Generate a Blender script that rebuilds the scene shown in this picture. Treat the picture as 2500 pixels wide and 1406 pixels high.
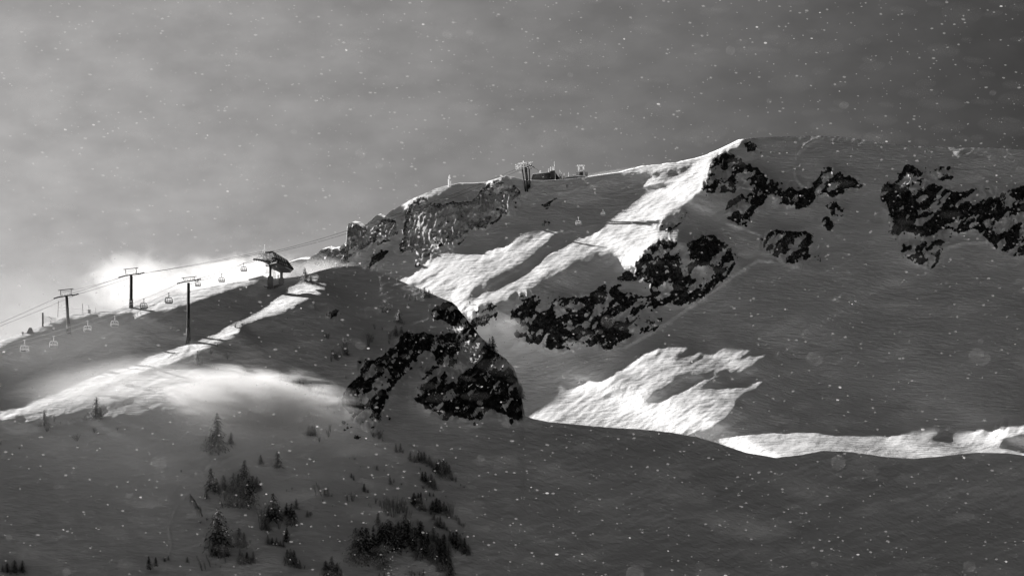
import bpy, math, random
import numpy as np
from mathutils import Vector, Matrix, Euler
# ------------------------------------------------------------------ camera, sky, sun, exposure
SC = bpy.context.scene
COL = SC.collection
for _o in list(bpy.data.objects): bpy.data.objects.remove(_o)
F = 10050.0                      # focal length in photograph pixels (frame is 2500 px wide)
PITCH = math.radians(4.0)
CAM_H = 62.0
cam_d = bpy.data.cameras.new('camera')
cam_d.sensor_width = 36.0
cam_d.lens = F/2500*36.0
cam_d.clip_start = 1.0
cam_d.clip_end = 60000
cam = bpy.data.objects.new('camera', cam_d); COL.objects.link(cam)
cam.location = (0, 0, CAM_H)
cam.rotation_euler = (math.pi/2 + PITCH, 0, 0)
SC.camera = cam
cp, sp = math.cos(PITCH), math.sin(PITCH)
def c2w(x, y, z):                # view-aligned axes (right, forward, up) -> world
    return (x, y*cp - z*sp, CAM_H + z*cp + y*sp)
L = np.array([-0.80, 0.45, 0.38]); L = L/np.linalg.norm(L)     # towards the sun
Lw = Vector((L[0], L[1]*cp - L[2]*sp, L[2]*cp + L[1]*sp)).normalized()
sun_d = bpy.data.lights.new('sun', 'SUN'); sun_d.energy = 5.0; sun_d.angle = math.radians(0.5)
sun_d.color = (1.0, 0.985, 0.975)
sun = bpy.data.objects.new('sun', sun_d); COL.objects.link(sun)
sun.rotation_euler = Lw.to_track_quat('Z', 'Y').to_euler()
SUN_EL = math.asin(Lw.z); SUN_AZ = math.atan2(Lw.x, Lw.y)       # azimuth from +Y towards +X
world = bpy.data.worlds.new('World'); SC.world = world; world.use_nodes = True
nt = world.node_tree; nt.nodes.clear()
out = nt.nodes.new('ShaderNodeOutputWorld'); bg = nt.nodes.new('ShaderNodeBackground')
sky = nt.nodes.new('ShaderNodeTexSky'); sky.sky_type = 'NISHITA'; sky.sun_disc = False
sky.sun_elevation = SUN_EL; sky.sun_rotation = SUN_AZ
sky.altitude = 2500; sky.air_density = 1.0; sky.dust_density = 1.0; sky.ozone_density = 1.0
bw = nt.nodes.new('ShaderNodeRGBToBW')
tc = nt.nodes.new('ShaderNodeTexCoord')
dot = nt.nodes.new('ShaderNodeVectorMath'); dot.operation = 'DOT_PRODUCT'; dot.inputs[1].default_value = tuple(Lw)
nt.links.new(tc.outputs['Generated'], dot.inputs[0])
ramp = nt.nodes.new('ShaderNodeMapRange'); ramp.interpolation_type = 'SMOOTHSTEP'
ramp.inputs['From Min'].default_value = 0.33; ramp.inputs['From Max'].default_value = 0.60
ramp.inputs['To Min'].default_value = 0.085; ramp.inputs['To Max'].default_value = 0.74
nt.links.new(dot.outputs['Value'], ramp.inputs['Value'])
cloud = nt.nodes.new('ShaderNodeTexNoise'); cloud.inputs['Scale'].default_value = 75; cloud.inputs['Detail'].default_value = 5
mp = nt.nodes.new('ShaderNodeMapping'); mp.inputs['Scale'].default_value = (1, 1, 1.9)
nt.links.new(tc.outputs['Generated'], mp.inputs['Vector']); nt.links.new(mp.outputs['Vector'], cloud.inputs['Vector'])
cr = nt.nodes.new('ShaderNodeMapRange'); cr.inputs['From Min'].default_value = 0.3; cr.inputs['From Max'].default_value = 0.7
cr.inputs['To Min'].default_value = 0.88; cr.inputs['To Max'].default_value = 1.12
nt.links.new(cloud.outputs['Fac'], cr.inputs['Value'])
m1 = nt.nodes.new('ShaderNodeMath'); m1.operation = 'MULTIPLY'
m2 = nt.nodes.new('ShaderNodeMath'); m2.operation = 'MULTIPLY'
nt.links.new(sky.outputs['Color'], bw.inputs['Color'])
nt.links.new(bw.outputs['Val'], m1.inputs[0]); nt.links.new(ramp.outputs['Result'], m1.inputs[1])
nt.links.new(m1.outputs[0], m2.inputs[0]); nt.links.new(cr.outputs['Result'], m2.inputs[1])
tint = nt.nodes.new('ShaderNodeMix'); tint.data_type = 'RGBA'; tint.blend_type = 'MULTIPLY'; tint.inputs['Factor'].default_value = 1
nt.links.new(m2.outputs[0], tint.inputs['A']); tint.inputs['B'].default_value = (1.0, 0.978, 0.968, 1)
nt.links.new(tint.outputs['Result'], bg.inputs['Color'])
bg.inputs['Strength'].default_value = 0.05
nt.links.new(bg.outputs[0], out.inputs['Surface'])
SC.view_settings.view_transform = 'Standard'; SC.view_settings.look = 'None'
SC.view_settings.exposure = 1.12; SC.view_settings.gamma = 1.0; SC.view_settings.use_curve_mapping = False
SC.render.film_transparent = False
try:
    SC.cycles.use_denoising = True; SC.cycles.max_bounces = 5; SC.cycles.diffuse_bounces = 3
    SC.cycles.transparent_max_bounces = 24; SC.cycles.volume_bounces = 3
    SC.cycles.volume_max_steps = 96; SC.cycles.volume_step_rate = 1.0
    SC.cycles.caustics_reflective = False; SC.cycles.caustics_refractive = False
except Exception: pass

# ------------------------------------------------------------------ helpers
def tag(o, label=None, cat=None, group=None, kind=None):
    if label: o['label'] = label
    if cat: o['category'] = cat
    if group: o['group'] = group
    if kind: o['kind'] = kind
    return o
def frosty(m, amount):
    t = m.node_tree; N = t.nodes; b = N['Principled BSDF']; o = [n for n in N if n.type == 'OUTPUT_MATERIAL'][0]
    tl = N.new('ShaderNodeBsdfTranslucent'); mx = N.new('ShaderNodeMixShader'); mx.inputs[0].default_value = amount
    src = b.inputs['Base Color'].links[0].from_socket; t.links.new(src, tl.inputs['Color'])
    t.links.new(b.outputs[0], mx.inputs[1]); t.links.new(tl.outputs[0], mx.inputs[2]); t.links.new(mx.outputs[0], o.inputs['Surface'])
    return m
def grey_mat(name, v, rough=0.7, metal=0.0, noise=0.25, scale=3.0, spec=0.3):
    m = bpy.data.materials.new(name); m.use_nodes = True; t = m.node_tree
    b = t.nodes['Principled BSDF']
    n = t.nodes.new('ShaderNodeTexNoise'); n.inputs['Scale'].default_value = scale; n.inputs['Detail'].default_value = 6
    c = t.nodes.new('ShaderNodeTexCoord'); t.links.new(c.outputs['Object'], n.inputs['Vector'])
    r = t.nodes.new('ShaderNodeMapRange'); r.inputs['From Min'].default_value = .3; r.inputs['From Max'].default_value = .7
    r.inputs['To Min'].default_value = v*(1-noise); r.inputs['To Max'].default_value = min(.95, v*(1+noise))
    t.links.new(n.outputs['Fac'], r.inputs['Value']); t.links.new(r.outputs['Result'], b.inputs['Base Color'])
    b.inputs['Roughness'].default_value = rough; b.inputs['Metallic'].default_value = metal
    b.inputs['Specular IOR Level'].default_value = spec
    return m

# ---- numpy fields on a raster laid over the view (photograph pixels), 2.5 px per cell
ST = 2.5
GX = np.arange(-700, 3201, ST); GY = np.arange(250, 1621, ST)
PX, PY = np.meshgrid(GX, GY)
H_, W_ = PX.shape
def hsh(ix, iy, seed):
    h = (ix.astype(np.int64)*374761393 + iy.astype(np.int64)*668265263 + seed*974634777) & 0xffffffff
    h = ((h ^ (h >> 13))*1274126177) & 0xffffffff
    h = h ^ (h >> 16)
    return (h & 0xffff)/65535.0
def vnoise(x, y, seed):
    ix = np.floor(x); iy = np.floor(y); fx = x-ix; fy = y-iy
    fx = fx*fx*fx*(fx*(fx*6-15)+10); fy = fy*fy*fy*(fy*(fy*6-15)+10)
    ix = ix.astype(np.int64); iy = iy.astype(np.int64)
    a = hsh(ix, iy, seed); b = hsh(ix+1, iy, seed); c = hsh(ix, iy+1, seed); d = hsh(ix+1, iy+1, seed)
    return (a+(b-a)*fx)*(1-fy) + (c+(d-c)*fx)*fy
def fbm(x, y, seed, octv=4, gain=.5):
    s = 0; a = 1; t = 0
    for o in range(octv):
        s = s + a*vnoise(x*2**o+o*17.3, y*2**o+o*9.1, seed+o); t += a; a *= gain
    return s/t*2-1                                  # -1..1
def ridged(x, y, seed, octv=3):
    s = 0; a = 1; t = 0
    for o in range(octv):
        s = s + a*(1-np.abs(vnoise(x*2**o+o*7.7, y*2**o+o*3.1, seed+o)*2-1)); t += a; a *= .5
    return s/t
def rot(ang, lx, ly, X=None, Y=None):               # coordinates along / across a direction (degrees up from the right)
    X = PX if X is None else X; Y = PY if Y is None else Y
    a = math.radians(ang); ux, uy = math.cos(a), -math.sin(a)
    return (X*ux+Y*uy)/lx, (-X*uy+Y*ux)/ly
def blur(a, sx, sy=None):
    sy = sx if sy is None else sy
    def one(a, s, ax):
        s = s/ST; r = max(1, int(3*s)); k = np.exp(-.5*(np.arange(-r, r+1)/s)**2); k /= k.sum()
        n = a.shape[ax]
        pad = [(0, 0), (0, 0)]; pad[ax] = (r, r); b = np.pad(a, pad, mode='edge')
        if r > 20:
            f = np.fft.rfft(b, axis=ax); kk = np.zeros(b.shape[ax]); kk[:2*r+1] = k; fk = np.fft.rfft(kk)
            f = f*(fk[None, :] if ax == 1 else fk[:, None]); b = np.fft.irfft(f, n=b.shape[ax], axis=ax)
            return b[:, 2*r:2*r+n] if ax == 1 else b[2*r:2*r+n, :]
        o = 0
        for i, kv in enumerate(k): o = o + kv*(b[:, i:i+n] if ax == 1 else b[i:i+n, :])
        return o
    return one(one(a, sx, 1), sy, 0)
def poly(pts, X=None, Y=None):
    m = np.zeros(PX.shape, bool)
    p = np.array(pts, float); x0, y0 = p.min(0); x1, y1 = p.max(0)
    i0 = max(0, int((x0-GX[0])/ST)); i1 = min(W_, int((x1-GX[0])/ST)+2)
    j0 = max(0, int((y0-GY[0])/ST)); j1 = min(H_, int((y1-GY[0])/ST)+2)
    if i1 <= i0 or j1 <= j0: return m
    sx = PX[j0:j1, i0:i1]; sy = PY[j0:j1, i0:i1]; r = np.zeros(sx.shape, bool)
    n = len(p)
    for k in range(n):
        ax, ay = p[k]; bx, by = p[(k+1) % n]
        if ay == by: continue
        c = ((ay > sy) != (by > sy)) & (sx < (bx-ax)*(sy-ay)/(by-ay)+ax)
        r ^= c
    m[j0:j1, i0:i1] = r
    return m
def sstep(a, b, x):
    t = np.clip((x-a)/(b-a), 0, 1); return t*t*(3-2*t)
def dist(mask):                                     # rounded chamfer distance (px) to a mask
    d = np.where(mask, 0.0, 1e4)
    ar = np.arange(W_)*ST
    for _ in range(1):
        d = np.minimum.accumulate(d-ar, axis=1)+ar
        d = (np.minimum.accumulate((d+ar)[:, ::-1], axis=1))[:, ::-1]-ar
    big = d
    # second pass down and up the rows, with diagonal steps
    e = big.copy()
    for rng in (range(1, H_), range(H_-2, -1, -1)):
        s = -1 if rng.step == 1 else 1
        for j in rng:
            q = e[j+s]; v = q+ST
            v[1:] = np.minimum(v[1:], q[:-1]+ST*1.4142); v[:-1] = np.minimum(v[:-1], q[1:]+ST*1.4142)
            np.minimum(e[j], v, out=e[j])
    return e
def samp(field, x, y):
    x = np.asarray(x, float); y = np.asarray(y, float)
    fx = np.clip((x-GX[0])/ST, 0, W_-1.001); fy = np.clip((y-GY[0])/ST, 0, H_-1.001)
    i = fx.astype(int); j = fy.astype(int); u = fx-i; v = fy-j
    return (field[j, i]*(1-u)+field[j, i+1]*u)*(1-v)+(field[j+1, i]*(1-u)+field[j+1, i+1]*u)*v
# polar grid about the sun's vanishing point: a sun ray is the line (w / r) = const
VX = 1250+F*L[0]/L[1]; VY = 703-F*L[2]/L[1]
RR = np.hypot(PX-VX, PY-VY); TT = np.arctan2(PY-VY, PX-VX)
pr = np.arange(RR.min(), RR.max()+ST, ST); pt = np.arange(TT.min(), TT.max(), ST/20500.)
PR, PT = np.meshgrid(pr, pt)
QX = VX+PR*np.cos(PT); QY = VY+PR*np.sin(PT)
INS = (QX >= GX[0]) & (QX <= GX[-1]) & (QY >= GY[0]) & (QY <= GY[-1])
def topolar(f): return samp(f, QX, QY)*INS
def frompolar(p):
    fx = np.clip((RR-pr[0])/ST, 0, len(pr)-1.001); fy = np.clip((TT-pt[0])/(pt[1]-pt[0]), 0, len(pt)-1.001)
    i = fx.astype(int); j = fy.astype(int); u = fx-i; v = fy-j
    return (p[j, i]*(1-u)+p[j, i+1]*u)*(1-v)+(p[j+1, i]*(1-u)+p[j+1, i+1]*u)*v
UX, UY = (PX-VX)/RR, (PY-VY)/RR                    # unit vector down-sun in the view
def lit_field(specs):
    """specs: (polygon, blur px, streak amplitude, streak angle, brightness)"""
    tot = np.zeros(PX.shape)
    for k, (pts, sg, amp, ang, br) in enumerate(specs):
        m = blur(poly(pts).astype(float), sg)
        gy, gx = np.gradient(m); g = (gx*UX+gy*UY)
        soft = sstep(0.004, -0.012, blur(g, 10)) * 1.0
        a, b = rot(ang, 130, 7.5)
        n = fbm(a, b, 31+k, 4, .6)
        a, b = rot(ang+8, 40, 3.2)
        n2 = fbm(a, b, 131+k, 3)
        soft = blur(soft, 6)*min(1, amp*1.6)
        mw = blur(m, 27)
        m = m*(1-soft)+mw*soft
        mm = m + amp*(0.18+1.6*soft)*(n*.8+n2*.45)*np.exp(-((m-.5)/.42)**2)*1.5
        tot = np.maximum(tot, br*sstep(.42, .58, mm))
    return tot
def plane_w(a, dist0, px0, py0):
    b = (L[1]-a*L[0])/L[2]
    X0, Z0 = (px0-1250)/F, (703-py0)/F
    d = dist0*(1-a*X0-b*Z0)
    return (1-a*(PX-1250)/F-b*(703-PY)/F)/d
def surface(w0, lit, sky_mask, rock, extra, psi=0.40, dipang=0.20, dipmax=280.):
    rate = psi/(.496*F)
    ly = topolar(lit)
    R = np.cumsum(ly, axis=1)*ST*rate
    # soften across sun rays so that neighbours do not tear
    n_ = 130; Rh = np.concatenate([np.zeros((R.shape[0], n_)), R[:, :-n_]], axis=1)
    Rb = blur(R-Rh, .01, 9)+blur(Rh, 12, 30)
    R = R-Rh+blur(Rh, 12, 30)
    R = frompolar(R); Rb = frompolar(Rb)
    d0 = dist(lit > .3)
    near = 1-sstep(10, 90, d0)
    R1 = Rb*.8+.2*R
    R2 = blur(R, 45); R3 = blur(R, 110); far_ = sstep(60, 260, d0)
    R = near*R1+(1-near)*(R2*(1-far_)+R3*far_)
    d = np.minimum(d0, dist(sky_mask))
    d = blur(np.minimum(d, 3*dipmax), 5)
    drate = dipang/(.496*F)
    dip = drate*dipmax*(1-np.exp(-d/dipmax*1.0))
    Wt = w0*(1+R-dip+extra)
    # let light through where the snow is sunlit, keep the shade closed elsewhere
    lm = topolar((lit > .3).astype(float)) > .5
    skyp = topolar(sky_mask.astype(float)) > .5
    sh = topolar(np.clip((d0-8)/14., 0, 1)*(1-sky_mask))
    k8 = 3
    litp = topolar(lit)
    for it in range(9):
        Fp = topolar(Wt/RR*1e6); Fp[~INS] = 0; Fp = np.where(skyp, 0, Fp)
        sc = np.median(Fp[Fp > 0])
        if it in (2, 5, 8):                       # sweep away from the sun: sunlit snow keeps rising to meet the light
            C = np.zeros_like(Fp); rec = np.zeros(Fp.shape[0]); c = np.zeros(Fp.shape[0])
            for i in range(Fp.shape[1]):
                f = Fp[:, i]; lc = lm[:, i]; v = f > 0
                want = rec+sc*rate*ST*.55*litp[:, i]
                c = np.where(lc & v & (rec > 0), np.maximum(c*.995, want-f), c*.975)
                c = np.clip(c, 0, sc*.02)
                C[:, i] = c*v; rec = np.where(v, np.maximum(rec, f+c*lc), rec)
            C = frompolar(blur(C/sc, .01, {2: 22, 5: 12, 8: 6}[it]))
            Wt = Wt*(1+C)
        else:
            rec = np.maximum.accumulate(Fp, axis=1)
            rec8 = np.concatenate([np.zeros((rec.shape[0], k8)), rec[:, :-k8]], axis=1)
            drop = np.where(rec8 > 0, np.maximum(0, Fp-(rec8-sc*.00025)), 0)/sc*sh
            Wt = Wt*(1-blur(frompolar(drop), 5)*.8)
    return Wt
# ------------------------------------------------------------------ where things run in the view
def pl(pts, x): 
    p = np.array(pts, float); return np.interp(x, p[:, 0], p[:, 1])
FAR_SKY = [(-700, 1000), (400, 880), (640, 740), (690, 652), (705, 640), (735, 632), (752, 634), (772, 622), (785, 611), (800, 604), (812, 610), (828, 603), (845, 592), (846, 560), (850, 549), (860, 545), (873, 546), (885, 556),
           (896, 548), (910, 535), (922, 524), (938, 527), (948, 519), (965, 508), (985, 497), (1010, 483), (1030, 476), (1060, 463), (1080, 457), (1100, 452), (1120, 448),
           (1150, 448), (1180, 446), (1200, 440), (1220, 434), (1238, 430), (1255, 433), (1280, 440), (1330, 441), (1380, 438), (1430, 433), (1470, 427), (1515, 421), (1545, 412),
           (1575, 405), (1620, 401), (1660, 397), (1700, 388), (1735, 377), (1770, 362), (1795, 350), (1815, 340), (1840, 337), (1900, 334), (1990, 332), (2050, 334), (2110, 341),
           (2160, 350), (2230, 357), (2300, 359), (2370, 361), (2430, 362), (2500, 366), (2700, 390), (3200, 520)]
FRONT_SKY = [(-700, 1010), (-200, 880), (0, 831), (60, 812), (110, 794), (150, 778), (180, 768), (260, 760), (300, 753), (340, 745), (400, 726), (470, 709), (520, 699), (580, 688), (640, 681), (690, 679),
             (735, 674), (760, 668), (790, 658), (820, 651), (850, 649), (880, 650), (905, 657), (940, 670), (990, 691), (1040, 711), (1080, 728), (1104, 738), (1116, 748), (1130, 765), (1148, 789),
             (1160, 806), (1180, 832), (1200, 850), (1220, 866), (1245, 886), (1256, 903), (1264, 925), (1271, 950), (1277, 985), (1281, 1014), (1300, 1021), (1340, 1029), (1400, 1035), (1480, 1043),
             (1560, 1047), (1640, 1056), (1700, 1066), (1760, 1084), (1820, 1104), (1895, 1117), (1960, 1109), (2010, 1100), (2080, 1103), (2150, 1113), (2230, 1119), (2310, 1112),
             (2390, 1104), (2460, 1106), (2560, 1120), (3200, 1250)]
rng = np.random.RandomState(7)
def far_top(x):
    x = np.asarray(x, float); t = pl(FAR_SKY, x)
    n = fbm(x/26., x*0+3, 5, 4, .6)
    rough = sstep(700, 760, x)*sstep(1100, 1040, x)*5.0 + sstep(1180, 1200, x)*sstep(1260, 1240, x)*1.5
    rough2 = sstep(1520, 1560, x)*sstep(1760, 1740, x)*1.6
    return t + n*rough + fbm(x/9., x*0+8, 9, 2)*rough2
def front_top(x):
    x = np.asarray(x, float); t = pl(FRONT_SKY, x)
    n = fbm(x/15., x*0+3, 15, 4, .6)
    rough = sstep(1095, 1110, x)*sstep(1290, 1265, x)*6.0
    return t + n*rough + fbm(x/40., x*0+1, 19, 2)*.8
FT = far_top(GX)[None, :]; CT = front_top(GX)[None, :]
# ---- bare rock zones: (name-label, polygon, rime 0..1)
FAR_ROCKS = [
 ('rime covered crag standing at the left end of the far ridge', [(843,640),(845,600),(846,552),(860,546),(880,556),(915,560),(928,572),(912,592),(880,610),(862,622),(848,645)], .9),
 ('low rimed rocks trailing off the left foot of the far crag', [(765,640),(775,615),(800,606),(842,606),(840,640),(838,660),(790,655)], .9),
 ('frosted rock rib stepping down the far ridge between two crags', [(905,570),(930,535),(965,540),(975,560),(965,580),(930,590),(925,600),(918,590)], .85),
 ('large ribbed cliff with frosted pillars below the lift station', [(985,520),(1010,487),(1040,482),(1062,500),(1100,495),(1150,490),(1180,455),(1215,438),(1240,446),(1262,452),(1275,480),(1258,520),(1225,525),(1205,545),(1175,565),(1160,548),(1125,590),(1100,612),(1065,600),(1050,625),(1012,655),(1005,612),(970,618),(972,600),(985,580),(990,545)], .8),
 ('small rocks in the gully under the far ridge', [(893,645),(905,628),(935,610),(955,618),(930,648),(905,662)], .5),
 ('black crag on the shoulder of the main peak', [(1738,395),(1745,378),(1772,374),(1800,388),(1830,400),(1870,428),(1915,452),(1910,485),(1880,488),(1850,470),(1820,452),(1800,458),(1785,470),(1740,476),(1712,472),(1716,452),(1730,430)], .15),
 ('small rocks just under the summit crest', [(1805,350),(1830,342),(1858,366),(1855,378),(1830,370)], .6),
 ('dark rocks joining the shoulder crag to the middle crag', [(1880,470),(1920,452),(1950,462),(1985,462),(1995,490),(1975,505),(1940,506),(1905,500)], .3),
 ('middle crag with a pale pointed top', [(1975,465),(1998,430),(2015,405),(2045,412),(2060,430),(2100,440),(2112,458),(2060,462),(2055,480),(2010,470),(1990,480)], .4),
 ('three small outcrops below the shoulder crag', [(1775,500),(1800,480),(1850,470),(1868,500),(1845,512),(1830,525),(1832,548),(1800,548),(1775,535)], .35),
 ('small outcrop right of the gully below the middle crag', [(2008,495),(2035,488),(2060,510),(2058,530),(2030,520)], .35),
 ('tiny rocks at the foot of the gully', [(1998,532),(2015,528),(2035,545),(2030,572),(2015,556)], .2),
 ('round topped outcrop in the middle of the snow face', [(1856,600),(1868,572),(1895,556),(1920,562),(1960,562),(1992,572),(1992,592),(1975,606),(1975,640),(1945,656),(1922,640),(1895,626),(1864,612)], .35),
 ('flat stone beside the round topped outcrop', [(1984,626),(2005,626),(2006,636),(1986,634)], .1),
 ('wide broken rock field on the right of the face', [(2150,478),(2160,450),(2190,440),(2210,405),(2240,405),(2262,440),(2300,462),(2350,470),(2380,460),(2430,455),(2440,475),(2470,462),(2505,455),(2540,520),(2530,610),(2500,622),(2462,622),(2430,606),(2412,590),(2385,560),(2350,566),(2322,582),(2300,600),(2290,640),(2272,660),(2240,640),(2210,632),(2192,598),(2196,580),(2155,575),(2180,560),(2170,520)], .25),
 ('rocks scattered high on the right of the face', [(2250,405),(2320,410),(2330,440),(2290,440)], .5),
 ('long black cliff band across the middle of the mountain', [(1240,782),(1262,735),(1272,716),(1300,713),(1330,728),(1352,716),(1372,728),(1420,722),(1470,695),(1520,668),(1555,636),(1588,600),(1612,583),(1650,590),(1665,620),(1690,578),(1735,572),(1782,600),(1802,640),(1782,672),(1745,698),(1725,722),(1690,742),(1610,745),(1590,762),(1620,775),(1600,805),(1560,815),(1520,835),(1480,856),(1462,842),(1420,842),(1370,856),(1330,846),(1300,836),(1262,834),(1252,812),(1275,795)], .1),
 ('small black crag with rimed crest in the gap', [(1143,794),(1160,760),(1190,738),(1222,752),(1215,772),(1195,790),(1170,806),(1158,806)], .5),
 ('narrow dark rib on the sunlit ridge', [(1604,562),(1612,545),(1645,530),(1680,518),(1684,526),(1660,548),(1628,566)], .3),
 ('dark scrub of rock in the bowl below the station', [(1320,505),(1345,488),(1366,482),(1362,494),(1335,508)], .3),
 ('dark mark of rock lower in the bowl', [(1325,552),(1345,530),(1354,526),(1348,540),(1334,552)], .3),
]
FAR_SNOW = [[(1688,662),(1705,650),(1745,656),(1752,668),(1720,682),(1690,680)], [(1535,712),(1560,705),(1608,715),(1600,724),(1560,722)], [(1555,758),(1595,748),(1600,780),(1560,790)],
            [(1448,708),(1500,700),(1520,690),(1560,680),(1600,700),(1540,712),(1480,716)], [(1310,748),(1325,728),(1350,738),(1332,760),(1308,762)],
            [(1408,765),(1425,760),(1440,770),(1412,772)], [(1510,800),(1545,795),(1530,806),(1508,808)],
            [(1660,655),(1662,610),(1680,600),(1690,640)], [(2190,600),(2205,560),(2260,585),(2240,600)], [(2270,590),(2320,560),(2345,575),(2300,590)],
            [(1815,462),(1850,472),(1840,478),(1812,470)], [(1925,595),(1960,600),(1950,612),(1925,606)]]
FRONT_ROCKS = [
 ('great black cliff on the right end of the front hill', [(1042,772),(1060,752),(1085,742),(1105,738),(1118,745),(1150,790),(1200,850),(1250,890),(1266,930),(1284,1016),(1270,1030),(1230,1014),(1200,1000),(1178,1008),(1175,1022),(1160,1046),(1120,1012),(1105,1014),(1090,1030),(1072,1018),(1068,1008),(1010,982),(1004,965),(1030,938),(1040,905),(1000,905),(972,930),(958,948),(944,980),(930,1010),(925,1058),(905,1046),(870,1032),(850,1010),(828,985),(840,950),(868,925),(878,905),(872,880),(910,878),(940,862),(962,845),(990,812),(1040,812),(1075,822),(1105,800),(1080,782),(1058,785)], .0),
 ('black boulder sunk in snow on the crown of the hill', [(796,770),(806,752),(822,747),(836,756),(826,770),(812,776),(800,776)], .2),
 ('small dark stones right of the sunk boulder', [(842,752),(854,748),(855,757),(846,757)], .1),
 ('thin row of stones below the plume', [(826,1036),(834,1032),(862,1044),(860,1050),(840,1046)], .1),
 ('little stones leading down from the plume', [(862,1062),(872,1058),(880,1072),(876,1080)], .1),
 ('stones at the foot of the white tongue', [(948,1020),(962,1018),(968,1036),(958,1036)], .1),
]
FRONT_SNOW = [[(952,1010),(960,955),(985,932),(1012,922),(1026,926),(1018,946),(1000,968),(1008,985),(1060,1010),(1070,1030),(1050,1050),(955,1040)],
              [(1018,872),(1030,852),(1052,858),(1062,878),(1085,900),(1060,896),(1040,902),(1026,888)],
              [(1082,800),(1105,790),(1115,812),(1090,812)], [(985,900),(1004,880),(1020,890),(1005,905)]]
FAR_LIT = [  # sunlit snow: polygon, edge blur, streak amount, streak angle, strength
 ([(940,712),(990,684),(1050,640),(1085,627),(1120,622),(1180,620),(1215,605),(1250,592),(1290,580),(1340,566),(1392,560),(1362,576),(1330,592),(1322,606),(1290,630),(1250,656),(1200,688),(1172,712),(1150,744),(1100,760),(1000,720)], 4.5, .75, 28, 1.0),
 ([(1140,776),(1170,742),(1200,722),(1250,696),(1295,664),(1318,640),(1352,612),(1400,592),(1455,566),(1510,538),(1560,506),(1610,470),(1655,438),(1690,408),(1738,380),(1742,392),(1728,428),(1712,462),(1688,484),(1655,508),(1610,542),(1608,568),(1632,570),(1662,558),(1655,580),(1640,600),(1600,620),(1560,642),(1530,648),(1512,628),(1492,612),(1455,612),(1420,625),(1400,642),(1360,664),(1318,684),(1300,700),(1280,718),(1262,724),(1235,738),(1200,745),(1160,770)], 4.0, .5, 34, 1.0),
 ([(1510,424),(1545,412),(1575,403),(1620,398),(1660,394),(1700,386),(1738,374),(1770,360),(1800,345),(1816,338),(1838,335),(1812,352),(1780,368),(1745,384),(1700,404),(1650,414),(1600,420)], 2.5, .5, 60, 1.0),
 ([(1570,449),(1600,442),(1640,436),(1675,426),(1690,420),(1670,436),(1640,446),(1600,451)], 2.5, .5, 20, .9),
 ([(1280,1030),(1292,1012),(1380,975),(1480,922),(1540,885),(1580,860),(1610,848),(1690,846),(1655,868),(1612,893),(1700,870),(1765,852),(1850,856),(1800,872),(1745,889),(1868,866),(1924,858),(1860,886),(1780,908),(1710,938),(1640,970),(1585,990),(1690,956),(1760,950),(1897,926),(1835,953),(1800,975),(1778,1010),(1742,1044),(1665,1058),(1400,1064)], 3.0, .42, 22, .7),
 ([(1748,1072),(1800,1062),(1880,1056),(1985,1054),(2030,1062),(2120,1068),(2180,1062),(2240,1056),(2312,1058),(2250,1076),(2340,1090),(2440,1099),(2520,1105),(2520,1125),(2200,1140),(1850,1130),(1790,1100)], 3.5, .25, 6, .8),
 ([(2328,1082),(2348,1062),(2390,1048),(2440,1040),(2560,1034),(2560,1060),(2480,1062),(2444,1072),(2448,1086),(2390,1084)], 3.0, .2, 12, .8),
 ([(1085,458),(1100,452),(1112,452),(1098,463),(1060,476),(1020,492),(990,505),(1000,490),(1050,466)], 2.5, .6, 30, .7),
 ([(1205,438),(1238,430),(1222,442),(1205,462),(1195,478),(1192,460)], 2.5, .4, 50, .7),
]
FRONT_LIT = [
 ([(-700,1010),(-200,878),(0,829),(60,810),(110,792),(150,776),(180,766),(260,758),(300,751),(340,743),(400,724),(470,707),(520,697),(580,686),(640,679),(655,681),(640,690),(600,698),(560,708),(520,724),(480,738),(440,746),(380,762),(340,774),(318,776),(352,756),(310,766),(262,768),(210,770),(172,776),(140,790),(100,806),(60,824),(0,846),(-100,880),(-400,960)], 3.0, .35, 22, .9),
 ([(-60,1024),(0,1008),(100,984),(165,958),(230,930),(300,902),(400,868),(470,848),(530,826),(570,800),(600,785),(640,762),(690,730),(725,705),(760,696),(802,702),(790,714),(760,726),(725,745),(680,764),(620,784),(585,798),(590,812),(560,826),(520,842),(470,866),(420,884),(340,912),(260,940),(190,964),(120,990),(40,1016)], 4.0, .16, 22, 1.0),
 ([(735,690),(770,682),(806,683),(790,690),(750,697)], 3.0, .6, 10, .6),
 ([(-60,1030),(60,1004),(165,972),(300,936),(410,906),(470,905),(540,925),(520,950),(430,975),(330,990),(235,1002),(150,1010),(60,1018),(-60,1026)], 5.0, .6, 8, .4),
]
far_zone = [poly(p) for _, p, _ in FAR_ROCKS]; front_zone = [poly(p) for _, p, _ in FRONT_ROCKS]
def zones(zs, snow, seed):
    m = np.zeros(PX.shape)
    for z in zs: m = np.maximum(m, z)
    for s in snow: m = m*(1-poly(s))
    m = blur(m, 4.0)*.45+blur(m, 12)*.55
    a, b = rot(48, 26, 15)
    n = fbm(a, b, seed, 5, .58)
    a, b = rot(34, 34, 15)
    n2 = fbm(a, b, seed+4, 4, .6)
    return sstep(.36, .56, m+n*.85*np.exp(-((m-.5)/.40)**2)-.95*sstep(.06, .16, n2+n*.75-.03)), m
far_rock, far_rm = zones(far_zone, FAR_SNOW, 71)
front_rock, front_rm = zones(front_zone, FRONT_SNOW, 77)
far_lit = lit_field(FAR_LIT)
edge_ = sstep(.95, .6, blur(far_lit, 24))
cut_ = fbm(*rot(27, 130, 5.5), 911, 3, .5)+.3*fbm(*rot(22, 60, 3.5), 913, 2)
far_lit = far_lit*(1-.97*sstep(.16, .26, cut_-.28*(1-edge_))*(PY < 1055)*(PY > 560))
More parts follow.
